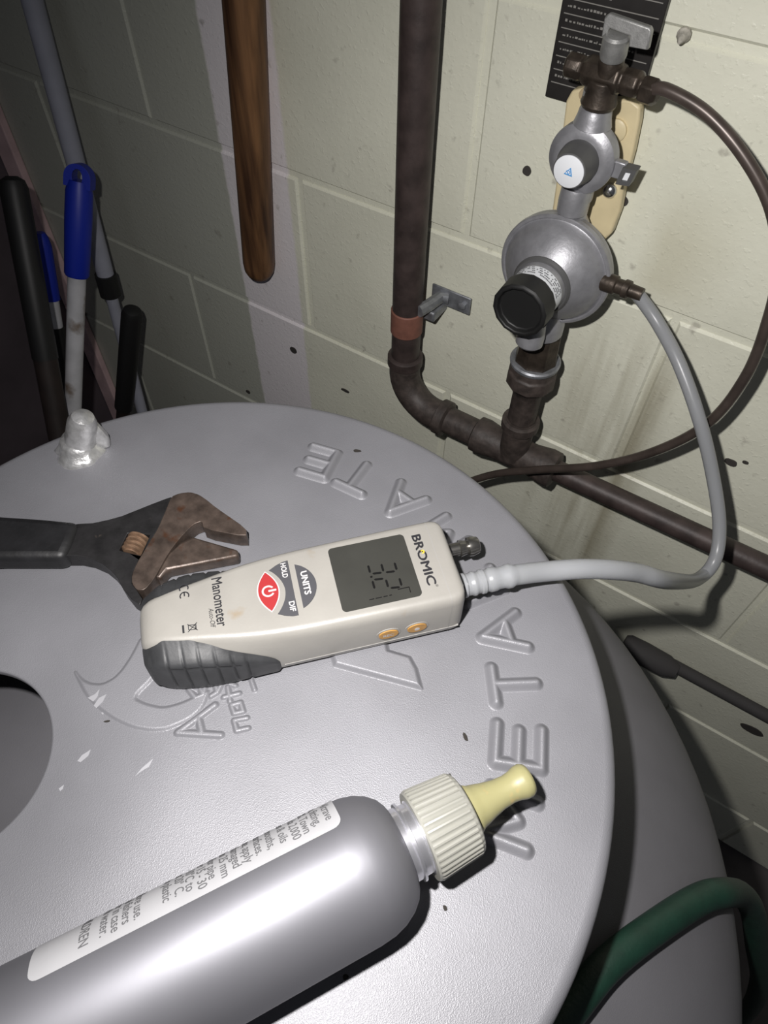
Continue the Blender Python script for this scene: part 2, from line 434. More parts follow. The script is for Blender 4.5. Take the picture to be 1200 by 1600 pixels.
# ------------------------------------------------------------------ lid
R = 0.2001; HC = (-0.2122, -0.0247); HR = 0.0430
lid = thing('tank_lid', 'round silver lid with raised lettering and an off-centre hole, topping the tank', 'lid', (TC[0], TC[1], 0.9955))
n = 160; v = []; f = []
rings = []
def hole_ring(r, z): return [(HC[0] + r * math.cos(2 * math.pi * k / n), HC[1] + r * math.sin(2 * math.pi * k / n), z) for k in range(n)]
def out_ring(r, z): return [(TC[0] + r * math.cos(2 * math.pi * k / n), TC[1] + r * math.sin(2 * math.pi * k / n), z) for k in range(n)]
rings.append(hole_ring(HR + 0.0012, 0.9955)); rings.append(hole_ring(HR, 0.9962)); rings.append(hole_ring(HR, 0.9990)); rings.append(hole_ring(HR + 0.0003, 0.9997)); rings.append(hole_ring(HR + 0.0012, 1.0))
h0 = hole_ring(HR + 0.0012, 1.0); o0 = out_ring(R - 0.006, 1.0)
for t in (0.25, 0.5, 0.75): rings.append([tuple(a + (b - a) * t for a, b in zip(p, q)) for p, q in zip(h0, o0)])
rings.append(o0)
for i in range(1, 9):
    a = math.pi / 2 * i / 8
    rings.append(out_ring(R - 0.006 + 0.006 * math.sin(a), 0.994 + 0.006 * math.cos(a)))
rings.append(out_ring(R, 0.9895)); rings.append(out_ring(R - 0.0016, 0.9895)); rings.append(out_ring(R - 0.002, 0.9955))
rings.append([tuple(p) for p in hole_ring(HR + 0.0012, 0.9955)])
for r in rings: v += r
for i in range(len(rings) - 1):
    for k in range(n):
        k2 = (k + 1) % n
        f.append((i * n + k, (i + 1) * n + k, (i + 1) * n + k2, i * n + k2))
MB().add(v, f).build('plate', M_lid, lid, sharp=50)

def seg_dist(P, a, b):
    a = np.array(a); b = np.array(b); ab = b - a
    t = np.clip(((P - a) @ ab) / max(ab @ ab, 1e-12), 0, 1)
    q = a + t[..., None] * ab
    return np.hypot(*(P - q).transpose(2, 0, 1))
def poly_sdf(P, poly):
    d = np.full(P.shape[:2], 1e9); ins = np.zeros(P.shape[:2], bool); m = len(poly)
    for i in range(m):
        a = poly[i]; b = poly[(i + 1) % m]
        d = np.minimum(d, seg_dist(P, a, b))
        cond = ((a[1] > P[..., 1]) != (b[1] > P[..., 1]))
        dy = (b[1] - a[1]) or 1e-12
        xi = (b[0] - a[0]) * (P[..., 1] - a[1]) / dy + a[0]
        ins ^= cond & (P[..., 0] < xi)
    return np.where(ins, -d, d)
def chaikin(p, n=2):
    for _ in range(n):
        p = [q for i in range(len(p)) for q in (tuple(.8 * a + .2 * b for a, b in zip(p[i], p[(i + 1) % len(p)])), tuple(.2 * a + .8 * b for a, b in zip(p[i], p[(i + 1) % len(p)])))]
    return p
def emboss(name, strokes=None, poly=None, H=0.0022, w0=0.0012, w1=0.0046, step=0.0005, label=None):
    if w1 < 0.0035: step = 0.00032
    """a pressed, rounded ridge (strokes) or plateau (poly) rising out of the lid"""
    if poly and len(poly) > 12: poly = chaikin(poly)
    pts = [p for s in (strokes or []) for p in s] + list(poly or [])
    xs = [p[0] for p in pts]; ys = [p[1] for p in pts]; mg = w1 + 2 * step
    gx = np.arange(min(xs) - mg, max(xs) + mg, step); gy = np.arange(min(ys) - mg, max(ys) + mg, step)
    P = np.stack(np.meshgrid(gx, gy, indexing='ij'), -1)
    if strokes:
        d = np.full(P.shape[:2], 1e9)
        for s in strokes:
            for a, b in zip(s[:-1], s[1:]): d = np.minimum(d, seg_dist(P, a, b))
    else:
        d = poly_sdf(P, poly) + 0.5 * (w0 + w1)
    t = np.clip((d - w0) / (w1 - w0), 0, 1); hh = H * (1 - t * t * (3 - 2 * t)) - 0.00006
    keep = d < w1 + step
    nx, ny = d.shape
    cell = keep[:-1, :-1] | keep[1:, :-1] | keep[:-1, 1:] | keep[1:, 1:]
    idx = -np.ones((nx, ny), int); use = np.zeros((nx, ny), bool)
    for di in (0, 1):
        for dj in (0, 1):
            use[di:nx - 1 + di, dj:ny - 1 + dj] |= cell
    idx[use] = np.arange(use.sum())
    V = [(float(P[i, j, 0]), float(P[i, j, 1]), 1.0 + float(hh[i, j])) for i, j in zip(*np.nonzero(use))]
    F = [(int(idx[i, j]), int(idx[i + 1, j]), int(idx[i + 1, j + 1]), int(idx[i, j + 1])) for i, j in zip(*np.nonzero(cell))]
    o = MB().add(V, F).build(name, M_lid, lid, sharp=80)
    if label: o['label'] = label
    return o
GL = {'M': [[(0, 0), (0, 1), (.5, .3), (1, 1), (1, 0)]], 'E': [[(1, 1), (0, 1), (0, 0), (1, 0)], [(0, .5), (.9, .5)]], 'T': [[(0, 1), (1, 1)], [(.5, 1), (.5, 0)]],
      'A': [[(0, 0), (.5, 1), (1, 0)], [(.2, .36), (.8, .36)]], 'L': [[(0, 1), (0, 0), (.9, 0)]]}
for ch, th, w in (('M', 13.3, .020), ('E', 25.0, .0175), ('T', 36.0, .0175), ('A', 46.0, .0195), ('L', 57.2, .016), ('M', 70.0, .020), ('A', 82.3, .019), ('T', 94.0, .0175), ('E', 103.6, .016)):
    a = math.radians(th); up = (-math.cos(a), -math.sin(a)); rt = (-math.sin(a), math.cos(a)); hgt = 0.0205; rc = 0.1553
    cx, cy = TC[0] + rc * math.cos(a), TC[1] + rc * math.sin(a)
    st = [[(cx + rt[0] * (x - .5) * w + up[0] * (y - .5) * hgt, cy + rt[1] * (x - .5) * w + up[1] * (y - .5) * hgt) for x, y in s] for s in GL[ch]]
    emboss('raised_letter', st, w0=0.0002, w1=0.0041, H=0.0037, label='raised pressed letter ' + ch)
# emblem in the middle: a crescent swoosh, a wedge and small letters
emboss('raised_swoosh', poly=[(-0.2003, 0.0354), (-0.1929, 0.034), (-0.1876, 0.0348), (-0.1828, 0.0377), (-0.1804, 0.0428), (-0.1803, 0.0484), (-0.182, 0.0565), (-0.1861, 0.068), (-0.1687, 0.0672), (-0.1648, 0.0553), (-0.1658, 0.041), (-0.1585, 0.0422), (-0.1502, 0.0455), (-0.1439, 0.0534), (-0.1386, 0.0654), (-0.135, 0.056), (-0.1362, 0.0486), (-0.1417, 0.0391), (-0.1476, 0.0345), (-0.1555, 0.031), (-0.1652, 0.0291), (-0.1753, 0.0287), (-0.185, 0.0297)], H=0.0012, w0=0.0, w1=0.0022, label='raised crescent swoosh')
emboss('raised_wedge', poly=[(-0.1032, 0.1132), (-0.0961, 0.1077), (-0.055, 0.1211), (-0.0622, 0.128), (-0.0681, 0.1314), (-0.0789, 0.1283), (-0.0859, 0.1354), (-0.0976, 0.1296)], H=0.0024, w0=0.0, w1=0.003, label='raised wedge of a large emblem letter')
emboss('raised_letter', [[(-0.1313, 0.06), (-0.1367, 0.0407), (-0.1196, 0.0507)], [(-0.1336, 0.0511), (-0.127, 0.0464)]], w0=0.0004, w1=0.0024, H=0.0014, label='raised pressed letter A of the emblem')
emboss('raised_letter', [[(-0.1466, 0.0589), (-0.1412, 0.0575), (-0.1393, 0.0607), (-0.1434, 0.0626), (-0.1465, 0.0597), (-0.1511, 0.0621), (-0.1505, 0.0649)], [(-0.1393, 0.0607), (-0.1426, 0.0662), (-0.1503, 0.0674)]], w0=0.0003, w1=0.0021, H=0.0013, label='raised small curled emblem letter')
emboss('raised_letter', [[(-0.1358, 0.0623), (-0.1346, 0.0654), (-0.1386, 0.0681)], [(-0.1346, 0.0654), (-0.1356, 0.0693), (-0.1425, 0.0706)]], w0=0.0003, w1=0.0020, H=0.0013, label='raised small emblem letter beside the grip')
emboss('raised_letter', [[(-0.1112, 0.0602), (-0.1148, 0.0564), (-0.119, 0.0594), (-0.1148, 0.0636)]], w0=0.0003, w1=0.0019, H=0.0012, label='raised small emblem letter n')
emboss('raised_letter', [[(-0.1183, 0.065), (-0.1212, 0.062), (-0.1249, 0.0643), (-0.1222, 0.0676), (-0.1183, 0.065)]], w0=0.0003, w1=0.0019, H=0.0012, label='raised small emblem letter a')
emboss('raised_letter', [[(-0.1304, 0.0652), (-0.1256, 0.0707)], [(-0.1322, 0.0701), (-0.1266, 0.0654)]], w0=0.0003, w1=0.0019, H=0.0012, label='raised small emblem letter t')
emboss('raised_letter', [[(-0.1296, 0.0726), (-0.135, 0.0713), (-0.1382, 0.0731)]], w0=0.0003, w1=0.0019, H=0.0012, label='raised small emblem letter by the meter')
emboss('raised_bar', [[(-0.1207, 0.0762), (-0.1296, 0.082), (-0.1332, 0.0844)]], w0=0.0002, w1=0.0018, H=0.0010, label='raised short bar of the emblem')
# scuffs that bare the bright metal
def scuff(pts):
    MB().prism(pts, 0.99985, 1.00012 + (0.0012 if pts[0][1] > 0.035 and pts[0][0] < -0.16 else 0)).build('scuff_mark', M_chip, lid, smooth=False)
def lid_scuff(pts, z=1.00012):
    MB().prism(pts, 0.9999, z).build('scuff_mark', M_chip, lid, smooth=False)
lid_scuff([(-0.1831, 0.0291), (-0.1815, 0.0324), (-0.1817, 0.0354), (-0.1796, 0.0322), (-0.1794, 0.0293)], 1.00130)
lid_scuff([(-0.1778, 0.0281), (-0.1786, 0.0321), (-0.177, 0.0354), (-0.1757, 0.0318), (-0.1758, 0.0279)], 1.00130)
lid_scuff([(-0.1651, 0.0063), (-0.1654, 0.0092), (-0.164, 0.0132), (-0.1628, 0.0106), (-0.1635, 0.0067)])
lid_scuff([(-0.1389, 0.0155), (-0.1389, 0.0202), (-0.1377, 0.0261), (-0.1367, 0.0223), (-0.1382, 0.0186)])
lid_scuff([(-0.1627, -0.0064), (-0.1621, -0.004), (-0.1611, -0.0056), (-0.1614, -0.0068)])
lid_scuff([(-0.173, 0.0277), (-0.1722, 0.0289), (-0.1715, 0.0275)])
# the welded lug at the far edge
lugo = thing('lifting_lug', 'short welded silver lug standing up from the lid beside the mop handles', 'lug', (-0.306, 0.1356, 1.0))
LB = Vector((-0.306, 0.1356, 1.0))
MB().tube([LB + Vector((0, 0, -0.0005)), LB + Vector((0.003, 0.002, 0.012)), LB + Vector((0.0075, 0.0045, 0.024)), LB + Vector((0.009, 0.0055, 0.0285)), LB + Vector((0.0095, 0.006, 0.0305))], [0.0098, 0.0088, 0.0082, 0.0062, 0.002], n=20).build('post', M_weld, lugo)
gus = [(0, 0), (0.0175, 0), (0.0180, 0.008), (0.0150, 0.019), (0.010, 0.023), (0.004, 0.020)]
Mx = Matrix.Translation(LB + Vector((0, 0, -0.0004))) @ Matrix.Rotation(math.radians(48), 4, 'Z') @ Matrix.Rotation(math.radians(90), 4, 'X')
MB().prism(gus, -0.0035, 0.0035, M=Mx).build('gusset', M_weld, lugo, bevel=0.002)
rnd = random.Random(3); wv = [rnd.uniform(.82, 1.18) for k in range(36)]
b = MB().lathe([(-.0006, .0150), (.0008, .0148), (.0024, .0135), (.0045, .0118), (.0072, .0104), (.0100, .0090)], (LB.x, LB.y, 1.0), (0, 0, 1), n=36, flute=lambda k, t: 1 + (wv[k] + wv[(k + 1) % 36] - 2) * .5 * max(0.15, 1 - t * 90))
b.build('weld_bead', M_weld, lugo, sharp=80)

# ------------------------------------------------------------------ manometer
MO = Vector((-0.1742, 0.0630, 1.0005)); MROT = math.atan2(-0.670, 0.742)
man = thing('manometer', 'ivory digital manometer with a dark screen and black rubber grips lying on the lid', 'manometer', MO, MROT)
def interp(tab, x):
    if x <= tab[0][0]: return tab[0][1]
    n_ = len(tab)
    for i in range(n_ - 1):
        (x0, y0), (x1, y1) = tab[i], tab[i + 1]
        if x <= x1:
            def slope(k):
                if k == 0 or k == n_ - 1: return None
                a = (tab[k][1] - tab[k - 1][1]) / (tab[k][0] - tab[k - 1][0]); b = (tab[k + 1][1] - tab[k][1]) / (tab[k + 1][0] - tab[k][0])
                return 0.0 if a * b <= 0 else 2 * a * b / (a + b)
            d = (y1 - y0) / (x1 - x0); m0 = slope(i); m1 = slope(i + 1)
            m0 = d if m0 is None else m0; m1 = d if m1 is None else m1
            h = x1 - x0; t = (x - x0) / h
            return y0 * (1 + 2 * t) * (1 - t) ** 2 + h * m0 * t * (1 - t) ** 2 + y1 * t * t * (3 - 2 * t) + h * m1 * t * t * (t - 1)
    return tab[-1][1]
WB = [(0, .0125), (.0012, .0152), (.003, .0175), (.006, .0195), (.012, .0217), (.02, .0234), (.03, .0243), (.045, .0246), (.1455, .0246), (.148, .0242), (.1500, .0232), (.1514, .0216), (.1522, .0192)]
WT = [(0, .0075), (.0012, .0092), (.003, .0103), (.006, .0112), (.012, .0124), (.02, .0140), (.03, .0158), (.045, .0187), (.06, .0207), (.08, .0219), (.1455, .0229), (.148, .0224), (.1500, .0213), (.1514, .0196), (.1522, .0172)]
TT = [(0, .0235), (.0012, .0268), (.003, .0290), (.006, .0307), (.012, .0318), (.02, .032), (.1490, .032), (.1505, .0316), (.1516, .0306), (.1522, .0292)]
ZB = [(0, .006), (.0012, .0036), (.003, .0020), (.006, .0012), (.012, .0012), (.152, .0012), (.1522, .002)]
def half_section(u):
    wb, wt, t, zb = interp(WB, u), interp(WT, u), interp(TT, u), interp(ZB, u)
    return [(wb - .003, zb), (wb - .0009, zb + .0006), (wb - .0002, zb + .002), (wb, zb + .005), (wb, .0135 if t > .026 else t * .5),
            (wt + .0014 + (wb - wt) * .18, t - .0052), (wt + .0012, t - .0032), (wt + .0004, t - .0014), (wt - .0010, t - .00035), (wt - .0028, t)]
us = [0, .0012, .003, .006, .009, .012, .016, .02, .025, .03, .037, .045, .052, .06, .07, .08, .1, .12, .1395, .1455, .1468, .148, .149, .150, .1508, .1514, .1518, .1522]
def loft(us_, grow=0.0):
    v = []; f = []
    for u in us_:
        h = half_section(u)
        ring = [(x + grow, u, z + (grow if z > .02 else 0)) for x, z in h] + [(-x - grow, u, z + (grow if z > .02 else 0)) for x, z in reversed(h)]
        v += ring
    m = len(ring)
    for i in range(len(us_) - 1):
        for k in range(m):
            k2 = (k + 1) % m
            f.append((i * m + k, (i + 1) * m + k, (i + 1) * m + k2, i * m + k2))
    f.append(tuple(range(m))); f.append(tuple(range(len(us_) * m - 1, (len(us_) - 1) * m - 1, -1)))
    return v, f
v, f = loft(us)
f = [tuple(reversed(q)) for q in f]
MB().add(v, f).build('case', M_case, man, world=False, sharp=40)
# end cap seam: a hair-thin raised lip around the case, and the dark underside
v, f = loft([.1437, .1441], 0.00012); f = [tuple(reversed(q)) for q in f[:-2]]
MB().add(v, f).build('end_cap_seam', M_keygap, man, world=False)
out = [(interp(WB, u) - .0016, u) for u in us[1:-1]]
MB().prism(out + [(-x, y) for x, y in reversed(out)], 0.0, 0.0016).build('back_cover', M_base, man, world=False)
MB().box(-.0249, .0249, .062, .149, .0062, .0065).build('parting_line', M_keygap, man, world=False)
def side_x(u, z):
    h = half_section(u)
    for (x0, z0), (x1, z1) in zip(h[:-1], h[1:]):
        if z <= z1 and z1 > z0: return x0 + (x1 - x0) * max(0, (z - z0)) / (z1 - z0)
    return h[-1][0]
GZ = [(0, .0215), (.0012, .0245), (.003, .0262), (.006, .0285), (.012, .0312), (.022, .0312), (.032, .0285), (.044, .0235), (.052, .0195), (.0575, .0155), (.0595, .0125), (.0600, .0105)]
def grip(sgn):
    v = []; f = []; nu = 121; nz = 26
    for i in range(nu):
        u = 0.0602 * (i / (nu - 1)) ** 1.0 - 0.0
        zt = interp(GZ, u); zb = interp(ZB, u) - .0004
        for j in range(nz + 1):
            q = j / nz; z = zb + (zt - zb) * q
            edge = min(1, min(q, 1 - q) * 7, i / 3.0 + .25, (nu - 1 - i) / 3.0)
            g = 0.0
            for gu in (.0115, .0185, .0255, .0325, .0395, .0455):
                if abs(u - gu) < .0009: g = max(g, 1 - abs(u - gu) / .0009)
            if 0.70 < q < 0.76 and .012 < u < .043: g = max(g, .6)
            off = (.0013 * edge) * (1 - .85 * g) + .0001
            sx = side_x(u, z); outer = interp(WB, u) + .0006 - .0022 * (z / .032) ** 3
            sh = min(1, (1 - q) / .22); sh = sh * sh * (3 - 2 * sh)
            tail = min(1, max(0, (.0605 - u) / .022))
            x = sx + max(0, outer - sx) * sh * tail + off
            v.append((sgn * x, u - (0.0008 * edge if u < .004 else 0), z))
    m = nz + 1
    for i in range(nu - 1):
        for j in range(nz):
            q = (i * m + j, (i + 1) * m + j, (i + 1) * m + j + 1, i * m + j + 1)
            f.append(q if sgn > 0 else tuple(reversed(q)))
    f = [tuple(reversed(q)) for q in f]
    return MB().add(v, f).build('rubber_grip', M_rubber, man, world=False, sharp=75)
g1 = grip(1); g1['label'] = 'ribbed black rubber grip'
grip(-1)
TOP = 0.03200
def flat(name, poly, m, z=0.0002, parent=man, holes=(), z0=TOP - .0004):
    return MB().prism(poly, z0, TOP + z, holes).build(name, m, parent, world=False, smooth=False)
def rrect(x0, x1, y0, y1, r, n=6):
    p = []
    for cx, cy, a0 in ((x1 - r, y1 - r, 0), (x0 + r, y1 - r, 90), (x0 + r, y0 + r, 180), (x1 - r, y0 + r, 270)):
        for k in range(n + 1):
            a = math.radians(a0 + 90 * k / n); p.append((cx + r * math.cos(a), cy + r * math.sin(a)))
    return p
def print_top(s, size, cx, cy, m, z, parent=man, fat=0.0, width=None, height=None, shear=0.0, name='printed_lettering', align='CENTER'):
    v, f, bb = text_mesh(s, size, fat)
    kx = width / (bb[1] - bb[0]) if width else 1; ky = height / (bb[3] - bb[2]) if height else (kx if width else 1)
    mx, my = (bb[0] + bb[1]) / 2, (bb[2] + bb[3]) / 2
    return fat_copies(v, f, fat, lambda x, y, dz: (cx + (x - mx) * kx + (y - my) * ky * shear, cy + (y - my) * ky, TOP + z + dz)).build(name, m, parent, world=False, smooth=False)
scr = flat('screen', rrect(-.0181, .0180, .0928, .1312, .0022), M_lcd, .00025)
# seven segment reading
def seg_digit(chars, x, y, w, h, sh=0.12):
    S = {'a': ((.12, 1), (.88, 1)), 'b': ((1, .92), (1, .58)), 'c': ((1, .42), (1, .08)), 'd': ((.12, 0), (.88, 0)), 'e': ((0, .42), (0, .08)), 'f': ((0, .92), (0, .58)), 'g': ((.12, .5), (.88, .5))}
    D = {'3': 'abgcd', '2': 'abged'}
    b = MB(); t = .00052
    for s in D[chars]:
        (x0, y0), (x1, y1) = S[s]
        p0 = Vector((x + x0 * w + y0 * h * sh, y + y0 * h)); p1 = Vector((x + x1 * w + y1 * h * sh, y + y1 * h))
        d = (p1 - p0).normalized(); nn = Vector((-d.y, d.x)) * t
        b.prism([(p0 - d * t * .2)[:], (p0 + d * t + nn)[:] , (p1 - d * t + nn)[:], (p1 + d * t * .2)[:], (p1 - d * t - nn)[:], (p0 + d * t - nn)[:]], TOP + .0002, TOP + .00045)
    return b
seg_digit('3', -.0048, .1100, .0056, .0128).build('screen_digit', M_seg, scr, world=False, smooth=False)
seg_digit('2', .0042, .1100, .0056, .0128).build('screen_digit', M_seg, scr, world=False, smooth=False)
MB().prism(rrect(.0020, .0030, .1095, .1106, .0003), TOP + .0002, TOP + .00045).build('decimal_point', M_seg, scr, world=False, smooth=False)
b = MB()
for y0, y1 in ((.1062, .1085), (.1092, .1122), (.1130, .1150), (.1158, .1170)): b.prism([(.0142, y0), (.0146, y0), (.0146, y1), (.0142, y1)], TOP + .0002, TOP + .00042)
b.prism([(.0120, .1205), (.0124, .1205), (.0124, .1262), (.0120, .1262)], TOP + .0002, TOP + .00042)
b.prism([(.0124, .1258), (.0152, .1258), (.0152, .1262), (.0124, .1262)], TOP + .0002, TOP + .00042)
b.build('unit_symbols', M_seg, scr, world=False, smooth=False)
# keypad: lens-shaped power key, crescent and half-disc keys
KC = (-.0014, 0.0612)
def arc(cx, cy, r, a0, a1, n=20):
    return [(cx + r * math.cos(math.radians(a0 + (a1 - a0) * k / n)), cy + r * math.sin(math.radians(a0 + (a1 - a0) * k / n))) for k in range(n + 1)]
key_u = flat('key', arc(-.0010, .0708, .0131, 21.5, 158.5, 28), M_key, .0004); key_u['label'] = 'dark grey half-disc UNITS key'
cres = [(-.0163, .0728), (.0143, .0728), (.0141, .0700), (.0130, .0666), (.0114, .0636)]
for k in range(1, 24):
    x = .0114 - .0240 * k / 24; cres.append((x, .0690 - .0053 * ((x + .0006) / .0120) ** 2))
cres += [(-.0128, .0632), (-.0148, .0668), (-.0160, .0702)]
key_c = flat('key', cres, M_key, .0004); key_c['label'] = 'dark grey crescent HOLD and DIF key'
lens = [(KC[0] - .0106 + .0212 * k / 20, KC[1] + .0047 * (1 - (1 - k / 10) ** 2)) for k in range(21)] + [(KC[0] + .0106 - .0212 * k / 20, KC[1] - .0047 * (1 - (1 - k / 10) ** 2)) for k in range(1, 20)]
flat('key_rim', [(KC[0] + (x - KC[0]) * 1.07, KC[1] + (y - KC[1]) * 1.13) for x, y in lens], M_keywhite, .00025)
key_p = flat('power_key', lens, M_red, .0005); key_p['label'] = 'red lens-shaped power key'
ring_o = arc(KC[0], KC[1], .0031, 125, 415, 28); ring_i = arc(KC[0], KC[1], .0022, 415, 125, 28)
MB().prism(ring_o + ring_i, TOP + .0004, TOP + .00065).build('power_symbol', M_keywhite, key_p, world=False, smooth=False)
MB().prism(rrect(KC[0] - .0005, KC[0] + .0005, KC[1], KC[1] + .0038, .0003), TOP + .0004, TOP + .00066).build('power_symbol', M_keywhite, key_p, world=False, smooth=False)
print_top('UNITS', .004, -.0018, .0791, M_keywhite, .00055, key_u, .00014, width=.0128, height=.0030)
print_top('HOLD', .004, -.0110, .0703, M_keywhite, .00055, key_c, .00012, width=.0082, height=.0025)
print_top('DIF', .004, .0092, .0708, M_keywhite, .00055, key_c, .00012, width=.0052, height=.0025)
b = print_top('BROMIC', .006, -.0012, .1372, M_ink, .00015, man, .00018, width=.0292, height=.0043); b['label'] = 'dark printed BROMIC lettering'
print_top('®', .002, .0145, .1392, M_ink, .00015, man, 0, width=.0013)
b = MB()
for k in range(7):
    a = math.radians(-20 + 40 * k); c = Vector((-.0055, .1378)); d = Vector((math.cos(a), math.sin(a))); nn = Vector((-d.y, d.x)) * .0002
    b.prism([(c + d * .0004 - nn)[:], (c + d * .0011 - nn)[:], (c + d * .0011 + nn)[:], (c + d * .0004 + nn)[:]], TOP + .0001, TOP + .00022)
b.build('sun_emblem', M_yellow, man, world=False, smooth=False)
b = print_top('Manometer', .005, -.0018, .0383, M_ink, .00015, man, .00007, width=.0262, height=.0048)
# slab serifs on the lettering feet
print_top('Auto-Off', .003, .0060, .0341, M_ink, .00015, man, 0, width=.0098, height=.0023, shear=.25)
# CE mark
b = MB()
for cx, mid in ((-.0135, False), (-.0093, True)):
    b.prism(arc(cx + .0006, .0228, .0023, 60, 300, 18) + arc(cx + .0006, .0228, .0017, 300, 60, 18), TOP - .0002, TOP + .00012)
    if mid: b.prism([(cx - .0014, .0225), (cx + .0008, .0225), (cx + .0008, .0231), (cx - .0014, .0231)], TOP - .0002, TOP + .00012)
b.build('conformity_mark', M_ink, man, world=False, smooth=False)
b = MB()
def stroke(b, p, q, t=.00016):
    p = Vector(p); q = Vector(q); d = (q - p).normalized(); nn = Vector((-d.y, d.x)) * t
    b.prism([(p - nn)[:], (q - nn)[:], (q + nn)[:], (p + nn)[:]], TOP - .0002, TOP + .00013)
for p, q in (((.0072, .0232), (.0076, .0262)), ((.0076, .0262), (.0100, .0262)), ((.0100, .0262), (.0096, .0232)), ((.0096, .0232), (.0072, .0232)), ((.0066, .0228), (.0106, .0272)), ((.0106, .0228), (.0066, .0272)), ((.0070, .0266), (.0104, .0266))): stroke(b, p, q)
b.prism([(.0066, .0204), (.0106, .0204), (.0106, .0213), (.0066, .0213)], TOP - .0002, TOP + .00013)
b.build('crossed_bin_mark', M_ink, man, world=False, smooth=False)
# orange side keys
for u, txt in ((.1130, 'REC'), (.1272, None)):
    Mx = Matrix.Translation((.0246, u, .0142)) @ Matrix.Rotation(math.radians(90), 4, 'Z') @ Matrix.Rotation(math.radians(90), 4, 'X')
    MB().prism([(math.cos(a) * .0060, math.sin(a) * .0046) for a in [2 * math.pi * k / 28 for k in range(28)]], -.0006, .00025, M=Mx).build('key_surround', M_keygap, man, world=False, smooth=False)
    kk = MB().prism([(math.cos(a) * .0049, math.sin(a) * .0037) for a in [2 * math.pi * k / 28 for k in range(28)]], -.0006, .0008, M=Mx).build('side_key', M_orange, man, world=False, bevel=.0003)
    kk['label'] = 'orange oval REC key' if txt else 'orange oval lamp key'
    if txt:
        v, f, bb = text_mesh(txt, .003, .00008)
        k_ = .0052 / (bb[1] - bb[0])
        fat_copies(v, f, .00008, lambda x, y, dz: Mx @ Vector(((x - (bb[0] + bb[1]) / 2) * k_, (y - (bb[2] + bb[3]) / 2) * k_ - .0003, .00086 + dz))).build('printed_lettering', M_keywhite, kk, world=False, smooth=False)
    else:
        MB().prism([(math.cos(a) * .0013, math.sin(a) * .0013 - .0006) for a in [2 * math.pi * k / 14 for k in range(14)]], .0006, .0009, M=Mx).build('lamp_symbol', M_keywhite, kk, world=False, smooth=False)
# two hose barbs on the end
def barb(x):
    MB().lathe([(-.002, .0046), (.001, .0046), (.0012, .0036), (.008, .0036), (.0085, .0045), (.0125, .0036), (.0130, .0050), (.0150, .0053), (.0185, .0044), (.0190, .0036), (.0190, .0022), (.012, .0020)], (x, .1518, .0175), (0, 1, 0), n=24, cap=False).build('hose_barb', M_chrome, man, world=False, sharp=30)
barb(-.0117); barb(.0098)

# ------------------------------------------------------------------ bottle of leak fluid
BR = 0.02626; BO = Vector((-0.0329, 0.0363, 1.00002)); BROT = math.atan2(-0.5058, 0.8626)
bot = thing('squeeze_bottle', 'silver plastic squeeze bottle with a yellow nozzle lying on the lid', 'bottle', BO, BROT)
prof = [(-.1580, .004), (-.1582, .020), (-.1575, .0238), (-.1555, .0257), (-.152, BR), (-.10, BR), (-.05, BR), (-.002, BR), (.004, .0258), (.0090, .0245), (.0135, .0222), (.0168, .0193), (.0185, .0165), (.0192, .0145)]
MB().lathe(prof, (0, 0, BR), (0, 1, 0), n=72).build('body', M_bottle, bot, world=False, sharp=50)
MB().lathe([(.0185, .0140), (.0215, .0138), (.0219, .0150), (.0229, .0150), (.0233, .0136), (.0262, .0135), (.0265, .0143), (.0272, .0143), (.0275, .0132), (.031, .0132)], (0, 0, BR), (0, 1, 0), n=40).build('neck', M_neck, bot, world=False)
NF = 160
MB().lathe([(.0268, .0158), (.0268, .0170), (.0276, .0174), (.0285, .0174), (.0460, .0162), (.0474, .0156), (.0480, .0146), (.0482, .0090)], (0, 0, BR), (0, 1, 0), n=NF,
           flute=lambda k, t: 1.0 if t < .0282 or t > .0465 else (1.0 + .018 * (1 if k % 4 < 2 else -.6))).build('screw_cap', M_cap, bot, world=False, sharp=25)
MB().lathe([(.0478, .0100), (.0500, .0098), (.0520, .0086), (.0545, .0080), (.0575, .0071), (.0625, .0060), (.0675, .0056), (.0705, .0060), (.0730, .0068), (.0755, .0069), (.0772, .0060), (.0778, .0040), (.0778, .0024), (.0765, .0020)], (0, 0, BR), (0, 1, 0), n=32).build('nozzle', M_nozzle, bot, world=False, sharp=50)
def on_bottle(w, deg, r):
    a = math.radians(deg); return (r * math.sin(a), w, BR + r * math.cos(a))
# label wrapped on the far upper side
v = []; f = []; A0, A1, W0, W1 = -150.0, -27.0, -.1095, .0008; na, nw = 48, 40
for i in range(nw + 1):
    for j in range(na + 1):
        q = 0.5 - 0.5 * math.cos(math.pi * i / nw); w = W0 + (W1 - W0) * q; s = (A1 - (A1 - A0) * j / na)
        rc = .0035   # rounded label corners on the near edge
        dw = min(w - W0, W1 - w); da = math.radians(A1 - s) * BR
        if dw < rc:
            lim = rc - math.sqrt(max(0, rc * rc - (rc - dw) ** 2)); lim_deg = math.degrees(lim / BR)
            s = min(s, A1 - lim_deg)
        v.append(on_bottle(w, s, BR + .00018))
m_ = na + 1
for i in range(nw):
    for j in range(na): f.append((i * m_ + j, (i + 1) * m_ + j, (i + 1) * m_ + j + 1, i * m_ + j + 1))
lab = MB().add(v, [tuple(reversed(q)) for q in f]).build('label', M_label, bot, world=False); lab['label'] = 'white paper label with small print'
